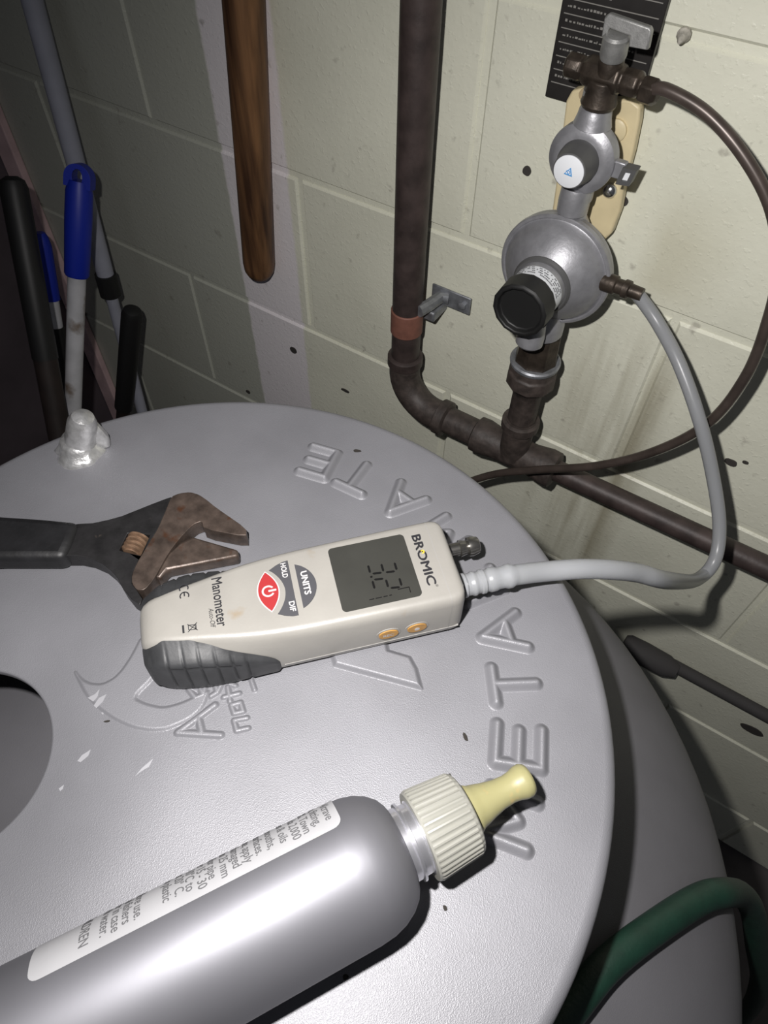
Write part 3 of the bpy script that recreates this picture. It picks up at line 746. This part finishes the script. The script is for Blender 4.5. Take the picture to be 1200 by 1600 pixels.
lines = [(-.0028, '4/crave'), (-.0074, 'ne, fitting,'), (-.0118, 'of 1%. Town'), (-.0160, 'da 2,000'), (-.0205, 'sions & oils'), (-.0252, 'ched mouths,'), (-.0297, 'er surfaces.'), (-.0340, 'nose, apply'), (-.0384, 'a damaged'),
         (-.0428, 'than 25 mm'), (-.0472, 'ded for pipe'), (-.0512, 'er 15 - 30'), (-.0553, '- 10°C to'), (-.0592, 'es at 20° C.'), (-.0635, 's in plastic'), (-.0735, 'before use.'), (-.0775, 'tional fishers'), (-.0812, 'other in case'), (-.0850, 'with water.'), (-.0920, 'OF CHILDREN')]
for w, s in lines:
    v2, f2, bb = text_mesh(s, .0046, .00005)
    ky = .0026 / .0025; n_ = len(s)
    endd = -33 - (hash_ := (n_ * 7) % 5) * 1.2
    fat_copies(v2, f2, .00005, lambda x, y, dz: on_bottle(w + y * ky, endd - math.degrees((bb[1] - x) / BR), BR + .00026 + dz)).build('printed_line', M_lettering, lab, world=False, smooth=False)

# ------------------------------------------------------------------ adjustable wrench
WT0, WT1 = 1.0003, 1.0105
wr = thing('adjustable_wrench', 'black adjustable wrench with brown worn jaws lying beside the manometer', 'wrench', (-0.235, 0.1, 1.0))
body = [(-0.2479, 0.0743), (-0.2604, 0.0887), (-0.2565, 0.0933), (-0.2503, 0.0981), (-0.2453, 0.104), (-0.2409, 0.1101), (-0.2377, 0.1164), (-0.2336, 0.1245), (-0.2295, 0.1322), (-0.2278, 0.1349), (-0.2232, 0.1252), (-0.2185, 0.115), (-0.2156, 0.1049), (-0.2119, 0.0929), (-0.209, 0.0865), (-0.2051, 0.0827), (-0.2002, 0.0814), (-0.1946, 0.0794), (-0.1928, 0.0763), (-0.1989, 0.0761), (-0.2067, 0.078), (-0.2133, 0.0808), (-0.2194, 0.0822), (-0.2264, 0.0827), (-0.2346, 0.0814), (-0.2413, 0.0788)]
win = [(-0.2299, 0.1037), (-0.2192, 0.1099), (-0.2137, 0.0974), (-0.2255, 0.0934)]
MB().prism(body, WT0, WT1, holes=[win]).build('handle', M_wrench, wr, bevel=.0016, bseg=3)
fixed = [(-0.2278, 0.1349), (-0.2258, 0.139), (-0.2214, 0.1431), (-0.216, 0.1445), (-0.2095, 0.1441), (-0.203, 0.1431), (-0.1791, 0.1415), (-0.1756, 0.1373), (-0.1982, 0.1286), (-0.2023, 0.132), (-0.2048, 0.1277), (-0.2044, 0.1164), (-0.2026, 0.1054), (-0.1976, 0.0905), (-0.197, 0.0836), (-0.2002, 0.0814), (-0.2051, 0.0827), (-0.209, 0.0865), (-0.2119, 0.0929), (-0.2156, 0.1049), (-0.2185, 0.115), (-0.2232, 0.1252)]
MB().prism(chaikin(fixed, 1), WT0 + .0002, WT1 + .0002).build('fixed_jaw', M_bare, wr, bevel=.0012, bseg=2)
MB().prism([(-0.2035, 0.1167), (-0.2012, 0.1222), (-0.175, 0.1294), (-0.1721, 0.1265), (-0.1972, 0.0996), (-0.1964, 0.0932), (-0.201, 0.0923), (-0.2039, 0.1065)], WT0, WT1 - .0016).build('movable_jaw', M_bare, wr, bevel=.0014, bseg=2)
wp = Vector((-0.2252, 0.1068, 1.0075)); wq = Vector((-0.2214, 0.0965, 1.0075)); wd = (wq - wp); wl_ = wd.length
prof = []
for k in range(4):
    t0 = wl_ * k / 4
    prof += [(t0, .0042), (t0 + wl_ * .03, .0060), (t0 + wl_ * .14, .0062), (t0 + wl_ * .18, .0042)]
prof.append((wl_, .0042))
MB().lathe(prof, wp + Vector((0, 0, -.0012)), wd, n=28).build('worm_screw', M_worm, wr, sharp=30)
MB().prism([(-0.2365, 0.1071), (-0.2216, 0.1161), (-0.2134, 0.0991), (-0.2302, 0.0931)], WT0, 1.0025).build('window_floor', M_tar, wr, smooth=False)
MB().prism([(-0.3777, 0.0186), (-0.3683, 0.0312), (-0.2938, 0.0732), (-0.2754, 0.0836), (-0.2555, 0.0939), (-0.2487, 0.083), (-0.2439, 0.0732), (-0.2709, 0.055), (-0.3332, 0.0093), (-0.3511, 0.0028)], 1.0001, 1.0135).build('grip_sleeve', M_tape, wr, bevel=.0042, bseg=4)

# ------------------------------------------------------------------ pipework on the wall
PX, PY = -0.3055, 0.512; PR_ = 0.0155
pipe = thing('gas_pipe', 'brown painted steel gas pipe running down the wall and along to the regulators', 'pipe', (PX, PY, 0))
ZH = 0.744; HY = 0.507
MB().tube([(PX, PY, 2.2), (PX, PY, 1.2), (PX, PY, 0.80)], PR_, n=28).build('riser', M_pipe, pipe)
MB().lathe([(0, .0162), (.001, .0170), (.027, .0170), (.028, .0160)], (PX, PY, 0.838), (0, 0, 1), n=28).build('painted_band', M_band, pipe)
MB().lathe([(0, .0165), (.002, .0195), (.012, .0195), (.014, .0165)], (PX, PY, 0.792), (0, 0, 1), n=28).build('socket', M_pipe, pipe)
el = [(PX, PY, 0.795)]
for k in range(0, 11):
    a = math.radians(90 * k / 10); el.append((PX + .042 - .042 * math.cos(a), PY + (HY - PY) * k / 10, 0.786 - .042 * math.sin(a)))
el.append((PX + .060, HY, ZH))
MB().tube(el, .0172, n=28).build('elbow', M_tar, pipe)
MB().lathe([(0, .016), (.002, .0205), (.012, .0205), (.014, .016)], (PX + .050, HY, ZH), (1, 0, 0), n=24).build('socket', M_tar, pipe)
MB().tube([(PX + .052, HY, ZH), (-.15, HY, ZH)], .0155, n=28).build('branch', M_tar, pipe)
MB().lathe([(0, .016), (.002, .0200), (.012, .0205), (.030, .0175), (.070, .0175), (.088, .0205), (.098, .0200), (.100, .016)], (-.207, HY, ZH), (1, 0, 0), n=24).build('tee_run', M_tar, pipe)
MB().tube([(-.1575, .503, ZH), (-.1575, .503, .7995)], .0160, n=24).build('tee_branch', M_tar, pipe)
MB().lathe([(0, .015), (.002, .0195), (.011, .0195), (.013, .015)], (-.1575, .503, .7862), (0, 0, 1), n=24).build('socket', M_tar, pipe)
MB().tube([(-.107, HY, ZH + .001), (.7, HY, ZH + .012)], .0115, n=20).build('outgoing_pipe', M_pipe, pipe)
# saddle clip
cl = MB().box(-.2955, -.2500, WY - .0100, WY - .0075, .862, .882).build('saddle_clip', M_galv, pipe, bevel=.001)
MB().tube([(PX + .0155, PY - .004, .872), (PX + .019, PY + .010, .872), (PX + .022, PY + .028, .872), (PX + .030, WY - .009, .872)], .0065, n=10).build('clip_arm', M_galv, cl)
MB().lathe([(0, .0042), (.003, .0042), (.0035, .003)], (-.258, WY - .010, .872), (0, -1, 0), n=6).build('clip_screw', M_galv, cl)
MB().box(PX + .010, PX + .026, WY - .030, WY - .0009, .852, .864).build('clip_foot', M_galv, cl, bevel=.002)

# dark band low on the wall, built as a tube with flared end
lp = thing('low_dark_tube', 'dark grey tube with a flared end, forming a dark band low on the wall behind the tank', 'pipe', (.1, WY - .012, .452))
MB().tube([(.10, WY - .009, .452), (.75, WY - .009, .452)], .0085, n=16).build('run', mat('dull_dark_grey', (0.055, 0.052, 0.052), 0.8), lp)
MB().lathe([(0, .012), (.006, .0155), (.028, .0165), (.060, .0155), (.075, .0095)], (.045, WY - .0168, .454), (1, 0, 0), n=20).build('flared_end', bpy.data.materials['dull_dark_grey'], lp)

# ------------------------------------------------------------------ regulators
RX = -0.1575; RY = 0.503
reg = thing('gas_regulator', 'large silver dish-shaped gas regulator with a black cap on the wall', 'regulator', (RX, RY, 0.90))
Z1 = 0.9775
yc = RY - .004
dish = [(-.010, .020), (-.008, .040), (-.006, .0465), (-.001, .0470), (.000, .0477), (.0040, .0477), (.0050, .0470), (.0052, .0452), (.0042, .0442), (.0050, .0432), (.009, .0412), (.015, .0375), (.021, .0310), (.0255, .0262), (.0275, .0235)]
MB().lathe(dish, (RX, yc, Z1), (0, -1, 0), n=72).build('dish', M_cast, reg, sharp=30)
MB().lathe([(.022, .0215), (.030, .0215), (.032, .0205), (.050, .0202), (.0505, .018)], (RX, yc, Z1), (0, -1, 0), n=48).build('spring_housing', M_cast, reg, sharp=30)
lb = MB().lathe([(.0345, .02075), (.0470, .0206)], (RX, yc, Z1), (0, -1, 0), n=48, cap=False).build('maker_band', M_white, reg); lb['label'] = 'pale printed band with tiny illegible marks'
b = MB(); rnd = random.Random(5)
for row in range(4):
    for k in range(40):
        a = math.radians(-70 + 3.6 * k)
        if rnd.random() < .35: continue
        t = .0365 + .0025 * row; dr = .0010
        c = Vector((RX + .0210 * math.sin(a), yc - t, Z1 + .0210 * math.cos(a)))
        tg = Vector((math.cos(a), 0, -math.sin(a))) * .0005; ay = Vector((0, -1, 0)) * .0006
        b.add([c - tg - ay, c + tg - ay, c + tg + ay, c - tg + ay], [(0, 1, 2, 3)])
b.build('band_print', M_lettering, lb, smooth=False)
MB().lathe([(.048, .0215), (.050, .0232), (.066, .0228), (.0675, .0215), (.0675, .0190), (.063, .0180), (.063, .001)], (RX, yc, Z1), (0, -1, 0), n=14).build('cap', M_black, reg, sharp=30, bevel=.0008)
MB().lathe([(.022, .0250), (.0275, .0248), (.0295, .0232), (.0300, .0205)], (RX, yc, Z1), (0, -1, 0), n=48).build('housing_ring', M_knob, reg, sharp=30)
MB().lathe([(0, .0175), (.002, .0195), (.010, .0195), (.018, .0185), (.022, .0165), (.045, .0165)], (RX, RY - .006, 0.915), (0, 0, 1), n=36).build('outlet_boss', M_cast, reg)
MB().lathe([(0, .0100), (.002, .0118), (.010, .0118), (.022, .0100)], (RX + .002, RY - .036, .9215), (0, 0.15, 1), n=24).build('drip_boss', M_cast, reg)
MB().lathe([(0, .010), (.002, .0122), (.010, .0122), (.012, .0112), (.024, .0112), (.030, .0150), (.040, .0190)], (RX, RY + .004, 1.046), (0, 0, -1), n=20).build('inlet_union', M_cast, reg)
# side test barb
MB().lathe([(.040, .0075), (.052, .0075), (.053, .0060), (.058, .0060), (.0585, .0072), (.063, .0072), (.064, .0055), (.074, .0050)], (RX, yc, Z1 + .004), (1, -.05, 0.05), n=14).build('test_nipple', M_brass, reg)
# union between tee and regulator
un = thing('pipe_union', 'dark sealed pipe union joining the large regulator to the tee below', 'pipe fitting', (RX, RY, .80))
MB().lathe([(0, .0150), (.036, .0150), (.042, .0165), (.050, .0225), (.0505, .0240), (.064, .0240), (.066, .0220), (.078, .0215)], (RX, RY, .8000), (0, 0, 1), n=10).build('union_nut', M_tar, un, sharp=50, bevel=.0008)
MB().lathe([(0, .0235), (.003, .0240), (.0045, .0225)], (RX, RY, .8745), (0, 0, 1), n=28).build('washer', M_galv, un)
MB().lathe([(0, .0205), (.010, .0195), (.032, .0185), (.038, .0165)], (RX, RY, .8785), (0, 0, 1), n=8).build('hexagon', M_brass, un, bevel=.001)

rg2 = thing('gas_regulator', 'small round silver gas regulator with a white blue-marked knob above the large one', 'regulator', (RX, RY, 1.045))
Z2 = 1.0685
MB().lathe([(-.008, .012), (-.006, .021), (-.004, .0243), (.004, .0248), (.0065, .0245), (.0075, .0232), (.0090, .0205), (.0098, .0190), (.0100, .016)], (RX, RY, Z2), (0, -1, 0), n=56).build('housing', M_cast, rg2, sharp=30)
kb = MB().lathe([(.0095, .0152), (.0150, .0148), (.0190, .0135), (.0240, .0125), (.0262, .0122), (.0265, .011)], (RX, RY, Z2), (0, -1, 0), n=40).build('knob', M_knob, rg2, sharp=30)
MB().lathe([(.0264, .0112), (.0272, .0112), (.0274, .0108)], (RX, RY, Z2), (0, -1, 0), n=40).build('knob_face', M_white, kb)
Mx = Matrix.Translation((RX, RY - .0274, Z2)) @ Matrix.Rotation(math.radians(90), 4, 'X')
tri_o = [(-.0032, -.0022), (.0034, -.0026), (.0012, .0036)]; tri_i = [(-.0020, -.0013), (.0021, -.0016), (.0008, .0022)]
MB().prism(tri_o, -.0002, .0003, holes=[tri_i], M=Mx).build('maker_mark', M_blueink, kb, bevel=.0004)
sp = [(.0016 * math.cos(a) * (a / 9), .0016 * math.sin(a) * (a / 9) - .0003) for a in [k * .4 for k in range(4, 24)]]
MB().tube([Mx @ Vector((x, y, .0002)) for x, y in sp], .00028, n=6).build('maker_mark', M_blueink, kb)
MB().lathe([(0, .0135), (.006, .0118), (.010, .0112), (.011, .0106), (.016, .0106), (.017, .0112), (.022, .0112)], (RX, RY + .001, Z2 + .0215), (0, 0, 1), n=24).build('inlet_neck', M_cast, rg2)
MB().lathe([(0, .0112), (.008, .0116), (.018, .0112), (.020, .0105)], (RX, RY, 1.0265), (0, 0, 1), n=24).build('outlet_neck', M_cast, rg2)
lev = MB().box(RX + .022, RX + .032, RY - .004, RY + .002, Z2 - .007, Z2 + .005).build('changeover_arm', M_cast, rg2, bevel=.001)
fr_o = [(RX + .029, Z2 - .009), (RX + .039, Z2 - .0075), (RX + .041, Z2 + .004), (RX + .031, Z2 + .0035)]
Mx2 = Matrix(((1, 0, 0, 0), (0, 0, -1, RY), (0, 1, 0, 0), (0, 0, 0, 1)))
MB().prism(fr_o, -.002, .007, holes=[[(RX + .0325, Z2 - .0055), (RX + .0365, Z2 - .0050), (RX + .0375, Z2 + .0015), (RX + .0338, Z2 + .0010)]], M=Mx2).build('slot_frame', M_knob, lev)
MB().prism([(RX + .0325, Z2 - .0055), (RX + .0365, Z2 - .0050), (RX + .0375, Z2 + .0015), (RX + .0338, Z2 + .0010)], -.0015, .005, M=Mx2).build('indicator', M_white, lev, smooth=False)

# bracket behind
br = thing('mounting_bracket', 'cream plastic mounting bracket behind the small regulator', 'bracket', (-.16, WY - .006, .985))
def wall_prism(poly, y0, y1): return MB().prism([(p[0], p[2]) for p in poly], -y0, -y1, M=Matrix(((1, 0, 0, 0), (0, 0, -1, 0), (0, 1, 0, 0), (0, 0, 0, 1))))
bp_ = [(-0.1922, 0.538, 1.0848), (-0.1895, 0.538, 1.0925), (-0.1818, 0.538, 1.096), (-0.1765, 0.538, 1.0951), (-0.1716, 0.538, 1.0881), (-0.1543, 0.538, 1.0949), (-0.1437, 0.538, 1.0967), (-0.1372, 0.538, 1.094), (-0.1352, 0.538, 1.085), (-0.1331, 0.538, 1.0628), (-0.1326, 0.538, 1.041), (-0.13, 0.538, 1.0184), (-0.1312, 0.538, 0.9986), (-0.1352, 0.538, 0.9909), (-0.1456, 0.538, 0.9895), (-0.1848, 0.538, 1.0002), (-0.1863, 0.538, 1.0219)]
MB().prism([(p[0], p[2]) for p in bp_], 0.0, .010, M=Matrix(((1, 0, 0, 0), (0, 0, -1, .548), (0, 1, 0, 0), (0, 0, 0, 1)))).build('back_plate', M_cream, br, bevel=.003, bseg=3)
p = (-0.1495, 0.538, 1.0754); MB().lathe([(-.001, .0082), (.0018, .0080), (.0026, .0068)], (p[0], .538, p[2]), (0, -1, 0), n=28).build('boss', M_cream, br)
p = (-0.142, 0.538, 1.032); MB().lathe([(-.001, .0062), (.002, .0058), (.0042, .0040), (.0052, .0010)], (p[0], .538, p[2]), (0, -1, 0), n=20).build('screw_head', M_screw, br)
p = (-0.1793, 0.538, 1.0923); MB().lathe([(-.001, .0042), (.0004, .0042)], (p[0], .538, p[2]), (0, -1, 0), n=16).build('screw_recess', mat('dull_cream', (0.42, 0.33, 0.20), 0.6), br)

# notice plate
npl = thing('notice_plate', 'black notice plate with rows of faint pale print behind the valve', 'sign', (-.175, WY - .003, 1.085))
q = [(-0.2173, 0.546, 1.1417), (-0.1454, 0.546, 1.1548), (-0.2075, 0.546, 1.0796), (-0.1354, 0.546, 1.0833)]
xl0, xl1, xr = q[0][0], q[2][0], (q[1][0] + q[3][0]) / 2
zb = (q[2][2] + q[3][2]) / 2 - .001; xl = (xl0 + xl1) / 2
MB().box(xl, xr, .546, .5515, zb, 1.28).build('plate', M_plate, npl, bevel=.0006)
rnd = random.Random(11)
for k in range(40):
    z = zb + .011 + k * .0044
    if k % 2 == 0:
        MB().box(xl + .003, xr - .003, .5456, .5462, z, z + .0006).build('printed_rule', M_print, npl, smooth=False)
    else:
        b = MB(); x = xl + .005; xe = xr - rnd.uniform(.012, .045)
        while x < xe:
            w = rnd.uniform(.0006, .0022); h = rnd.uniform(.0006, .0016)
            b.box(x, x + w, .5456, .5462, z, z + h); x += w + rnd.uniform(.0004, .0016)
        b.build('printed_line', M_print, npl, smooth=False)

# valve
vz = 1.1205; VX = -.1540; VY = .500
vl = thing('gas_valve', 'dark brass gas valve with a grey lever handle at the top of the regulators', 'valve', (VX, VY, 1.09))
MB().lathe([(0, .0112), (.003, .0125), (.007, .0115), (.018, .0105)], (RX + .001, RY, 1.1020), (0, 0, 1), n=16).build('inlet_nut', M_brass, vl, bevel=.0012)
MB().lathe([(-.028, .006), (-.027, .0082), (-.018, .0082), (-.016, .0070), (-.011, .0100), (.011, .0100), (.013, .0075), (.016, .0086), (.024, .0086), (.026, .006), (.030, .006)], (VX - .003, VY + .004, vz + .001), (1, -.06, .0), n=8).build('body', M_brass, vl, bevel=.0010)
MB().lathe([(0, .0085), (.008, .0082), (.010, .0068), (.018, .0064)], (VX, VY + .002, vz + .004), (0.02, -.2, 1), n=16).build('gland', M_brass, vl)
MB().lathe([(0, .0078), (.002, .0086), (.009, .0086), (.012, .0060)], (VX + .024, VY + .001, vz), (1, -.08, .0), n=6).build('compression_nut', M_brass, vl, bevel=.0008)
hub = Vector((VX + .001, VY - .002, vz + .014))
hd = MB().lathe([(0, .0080), (.002, .0086), (.013, .0084), (.0145, .0070)], hub, (0.02, -.2, 1), n=20).build('handle_hub', M_steel, vl)
hp = [(-0.1627, 0.492, 1.156), (-0.1605, 0.492, 1.1585), (-0.1336, 0.492, 1.1563), (-0.1318, 0.492, 1.1547), (-0.1309, 0.492, 1.1446), (-0.1436, 0.492, 1.144), (-0.1441, 0.492, 1.1495), (-0.1584, 0.492, 1.1511), (-0.1584, 0.492, 1.1452), (-0.1618, 0.492, 1.1452)]
Mh = Matrix(((1, 0, 0, 0), (0, 0, -1, .496), (0, 1, 0, 0), (0, 0, 0, 1)))
MB().prism([(p[0], p[2]) for p in hp], -.002, .003, M=Mh).build('lever_handle', M_steel, vl, bevel=.0010)

# ------------------------------------------------------------------ tubes
ct = MB().tube(catmull([(VX + .030, .498, vz + .0005)] + [(-0.1139, 0.496, 1.1255), (-0.0841, 0.494, 1.1192), (-0.0518, 0.49, 1.1023), (-0.0238, 0.486, 1.0786), (-0.0041, 0.482, 1.0466), (0.0058, 0.48, 1.0108), (0.0112, 0.478, 0.9629), (0.0035, 0.477, 0.9084), (-0.025, 0.476, 0.8567), (-0.0667, 0.474, 0.8118), (-0.1185, 0.472, 0.7734), (-0.1704, 0.47, 0.7297), (-0.2385, 0.455, 0.6549)], 8), .0041, n=14).build('copper_tube', M_tube)
tag(ct, 'thin brown gas tube looping from the valve down behind the lid', 'tube')
MOW = FR[man.name]
e0 = MOW @ Vector((.0098, .1548, .0175)); e1 = MOW @ Vector((.0098, .1690, .0175)); e2 = MOW @ Vector((.0100, .182, .0172))
pth = [e0, MOW @ Vector((.0098, .162, .0175)), e1, e2] + [Vector(p) for p in ((-0.0334, 0.2048, 1.0135), (-0.015, 0.221, 1.011), (0.0053, 0.2419, 0.998), (0.0254, 0.2729, 0.965), (0.0534, 0.385, 0.8377), (0.0593, 0.412, 0.8364), (0.0492, 0.432, 0.8551), (0.0266, 0.447, 0.8866), (-0.0017, 0.458, 0.9233), (-0.0351, 0.476, 0.9524), (-0.0646, 0.494, 0.9674), (-0.0851, 0.498, 0.9803))]
pth.append(Vector((RX + .067, yc - .003, Z1 + .0072)))
pp = catmull(pth, 8)
rad = []
for i in range(len(pp)):
    t = i / 8.0
    r = .0053
    if t < 3: r = .0058 + .0005 * (1 if int(t * 3) % 2 == 0 else -.3)
    rad.append(r)
tb = MB().tube(pp, rad, n=20).build('clear_hose', M_pvc)
tag(tb, 'milky clear plastic hose from the manometer up to the large regulator', 'hose')

# green hose over the tank shoulder
def zt(p, z): return p
gh = [(-.045, -.340, .0085), (-.052, -.352, .08), (-.055, -.350, .40), (-.052, -.345, .70), (-.045, -.318, .825), (-.030, -.240, .8885), (.004, -.160, .9165), (.034, -.085, .9262), (0.0603, 0.0179, 0.9265), (0.0719, 0.0581, 0.9224), (0.0805, 0.0849, 0.9179), (0.0994, 0.1201, 0.9063), (0.1148, 0.1442, 0.8944), (0.1274, 0.1578, 0.8829), (0.15, 0.1791, 0.838), (0.1711, 0.1874, 0.8), (0.1998, 0.1888, 0.74), (0.2436, 0.1958, 0.64), (.300, .210, .46), (.335, .20, .25), (.345, .17, .09), (.37, .10, .0085), (.45, .0, .0085), (.50, -.12, .0085)]
gho = MB().tube(catmull(gh, 8), .0078, n=20).build('garden_hose', M_green)
tag(gho, 'dark green braided hose draped over the tank shoulder', 'hose')

# ------------------------------------------------------------------ poles and handles in the corner
def lerp(a, b, t): return Vector(a) + (Vector(b) - Vector(a)) * t
def to_floor(a, b):
    a = Vector(a); b = Vector(b); t = a.z / (a.z - b.z); return a + (b - a) * t
a = (-.706, .46, .9214); bq = (-.699, .32, .646); fl_ = to_floor(a, bq)
mop = thing('mop_handle', 'grubby white mop handle with a blue grip and hanging hole', 'mop', fl_)
ax_ = (Vector(fl_) - Vector(a)).normalized()
L_ = (Vector(fl_) - Vector(a)).length
MB().tube([Vector(a) + ax_ * .10, fl_ - ax_ * 0.0], .0105, n=20).build('shaft', M_whitepole, mop)
MB().tube([Vector(a) + ax_ * .0180, Vector(a) + ax_ * .030, Vector(a) + ax_ * .06, Vector(a) + ax_ * .122, Vector(a) + ax_ * .125], [.0120, .0148, .0152, .0142, .0125], n=24).build('grip', M_bluegrip, mop)
# flat eye at the top of the grip
e1_ = (AX - ax_ * AX.dot(ax_)).normalized(); e2_ = ax_.cross(e1_).normalized()
c_ = Vector(a) + ax_ * .0150
Me = Matrix(((e1_.x, -ax_.x, e2_.x, c_.x), (e1_.y, -ax_.y, e2_.y, c_.y), (e1_.z, -ax_.z, e2_.z, c_.z), (0, 0, 0, 1)))
eo = arc(0, 0, .0148, 0, 180, 20) + [(-.0148, -.010), (.0148, -.010)]
ei = [(x * .0058, .001 + y * .0085) for x, y in [(math.cos(2 * math.pi * k / 18), math.sin(2 * math.pi * k / 18)) for k in range(18)]]
MB().prism(eo, -.0085, .0085, holes=[ei], M=Me).build('hanging_eye', M_bluegrip, mop, bevel=.003, bseg=3)

a = (-.7849, .52, 1.0453); bq = (-.7814, .49, .7309); fl_ = to_floor(a, bq)
gp = thing('grey_pole', 'long pale grey pole leaning against the wall behind the blue grip', 'pole', fl_)
dd = (Vector(bq) - Vector(a)).normalized()
MB().tube([Vector(a) - dd * .30, Vector(a), bq], .0115, n=20).build('tube', M_greypole, gp)
MB().tube([Vector(bq) - dd * .002, Vector(bq) + dd * .030], .0145, n=20).build('collar', M_black, gp)
MB().tube([Vector(bq), fl_], .0085, n=16).build('inner_tube', M_greypole, gp)

a = (-.7474, .40, .9206); bq = (-.6764, .28, .6459); fl_ = to_floor(a, bq)
hh_ = thing('black_handle', 'thick blackish brown tool handle leaning at the far left', 'handle', fl_)
dd = (Vector(bq) - Vector(a)).normalized()
MB().tube([a, Vector(a) + dd * .004, Vector(a) + dd * .012, Vector(a) + dd * .2], [.006, .0125, .0150, .0150], n=20).build('grip', M_black, hh_)
MB().tube([Vector(a) + dd * .18, fl_], .0140, n=20).build('shaft', M_blackpole, hh_)

a = (-.839, .45, .7755); bq = (-.829, .40, .617); fl_ = to_floor(a, bq)
h2 = thing('brush_handle', 'short brush handle with a blue sleeve, white band and black end', 'brush', fl_)
dd = (Vector(bq) - Vector(a)).normalized()
MB().tube([Vector(a) - dd * .018, Vector(a) - dd * .012, a, Vector(a) + dd * .072], [.006, .0095, .0120, .0125], n=18).build('sleeve', M_bluegrip, h2)
MB().tube([Vector(a) + dd * .070, Vector(a) + dd * .115], .0105, n=18).build('band', M_whitepole, h2)
MB().tube([Vector(a) + dd * .112, Vector(a) + dd * .19, fl_], [.0125, .0125, .0100], n=18).build('shaft', M_black, h2)

a = (-.7298, .48, .7037); bq = (-.7846, .44, .5092); fl_ = to_floor(a, bq)
h3 = thing('broom_handle', 'black round-topped handle standing behind the lid edge right of the lug', 'handle', fl_)
dd = (Vector(bq) - Vector(a)).normalized()
MB().tube([a, Vector(a) + dd * .003, Vector(a) + dd * .010, Vector(a) + dd * .20], [.007, .0120, .0145, .0140], n=20).build('grip', M_black, h3)
MB().tube([Vector(a) + dd * .18, fl_], .0105, n=18).build('shaft', M_blackpole, h3)

# wooden handle hanging on the wall
wt = (-.4870, .5335, 1.20); wb_ = (-.5280, .5335, .8190)
dd = (Vector(wt) - Vector(wb_)).normalized()
pts = [Vector(wb_) - dd * .0180, Vector(wb_) - dd * .0165, Vector(wb_) - dd * .012, Vector(wb_) - dd * .005, Vector(wb_) + dd * .005, Vector(wb_) + dd * .80]
wo = MB().tube(pts, [.003, .0085, .0140, .0175, .0188, .0188], n=28).build('wooden_handle', M_wood)
tag(wo, 'brown wooden tool handle with a rounded end hanging down the wall', 'handle')

# ------------------------------------------------------------------ dirt flecks on the lid
flecks = [((-0.0258, 0.1125, 1.0), .0022, .0010, 'black dirt fleck on the lid left of the raised E near the bottle'), ((-0.167, 0.228, 1.0), .0024, .0012, 'black dirt fleck by the far edge of the lid behind the raised T'),
          ((0.0016, 0.0479, 1.0), .0011, .0009, 'dark dirt fleck on the lid right of the bottle shoulder'), ((-0.0182, 0.007, 1.0), .0014, .0010, 'dark dirt fleck on the lid just below the bottle'),
          ((-0.1675, 0.0265, 1.0), .0016, .0005, 'thin dark fleck beside the crescent swoosh of the lid'), ((-0.023, 0.0933, 1.0), .0012, .0007, 'small dark fleck on the lid above the yellow nozzle')]
for i, (p, a_, b_, lbl) in enumerate(flecks):
    rnd = random.Random(i); nn_ = 9; rot = rnd.uniform(0, 3)
    pl = []
    for k in range(nn_):
        t = 2 * math.pi * k / nn_; s = rnd.uniform(.7, 1.15); x = a_ * math.cos(t) * s; y = b_ * math.sin(t) * s
        pl.append((p[0] + x * math.cos(rot) - y * math.sin(rot), p[1] + x * math.sin(rot) + y * math.cos(rot)))
    o = MB().prism(pl, 1.00002, 1.0005).build('dirt_fleck', M_fleck, smooth=False)
    tag(o, lbl, 'dirt', 'dirt flecks on the lid')
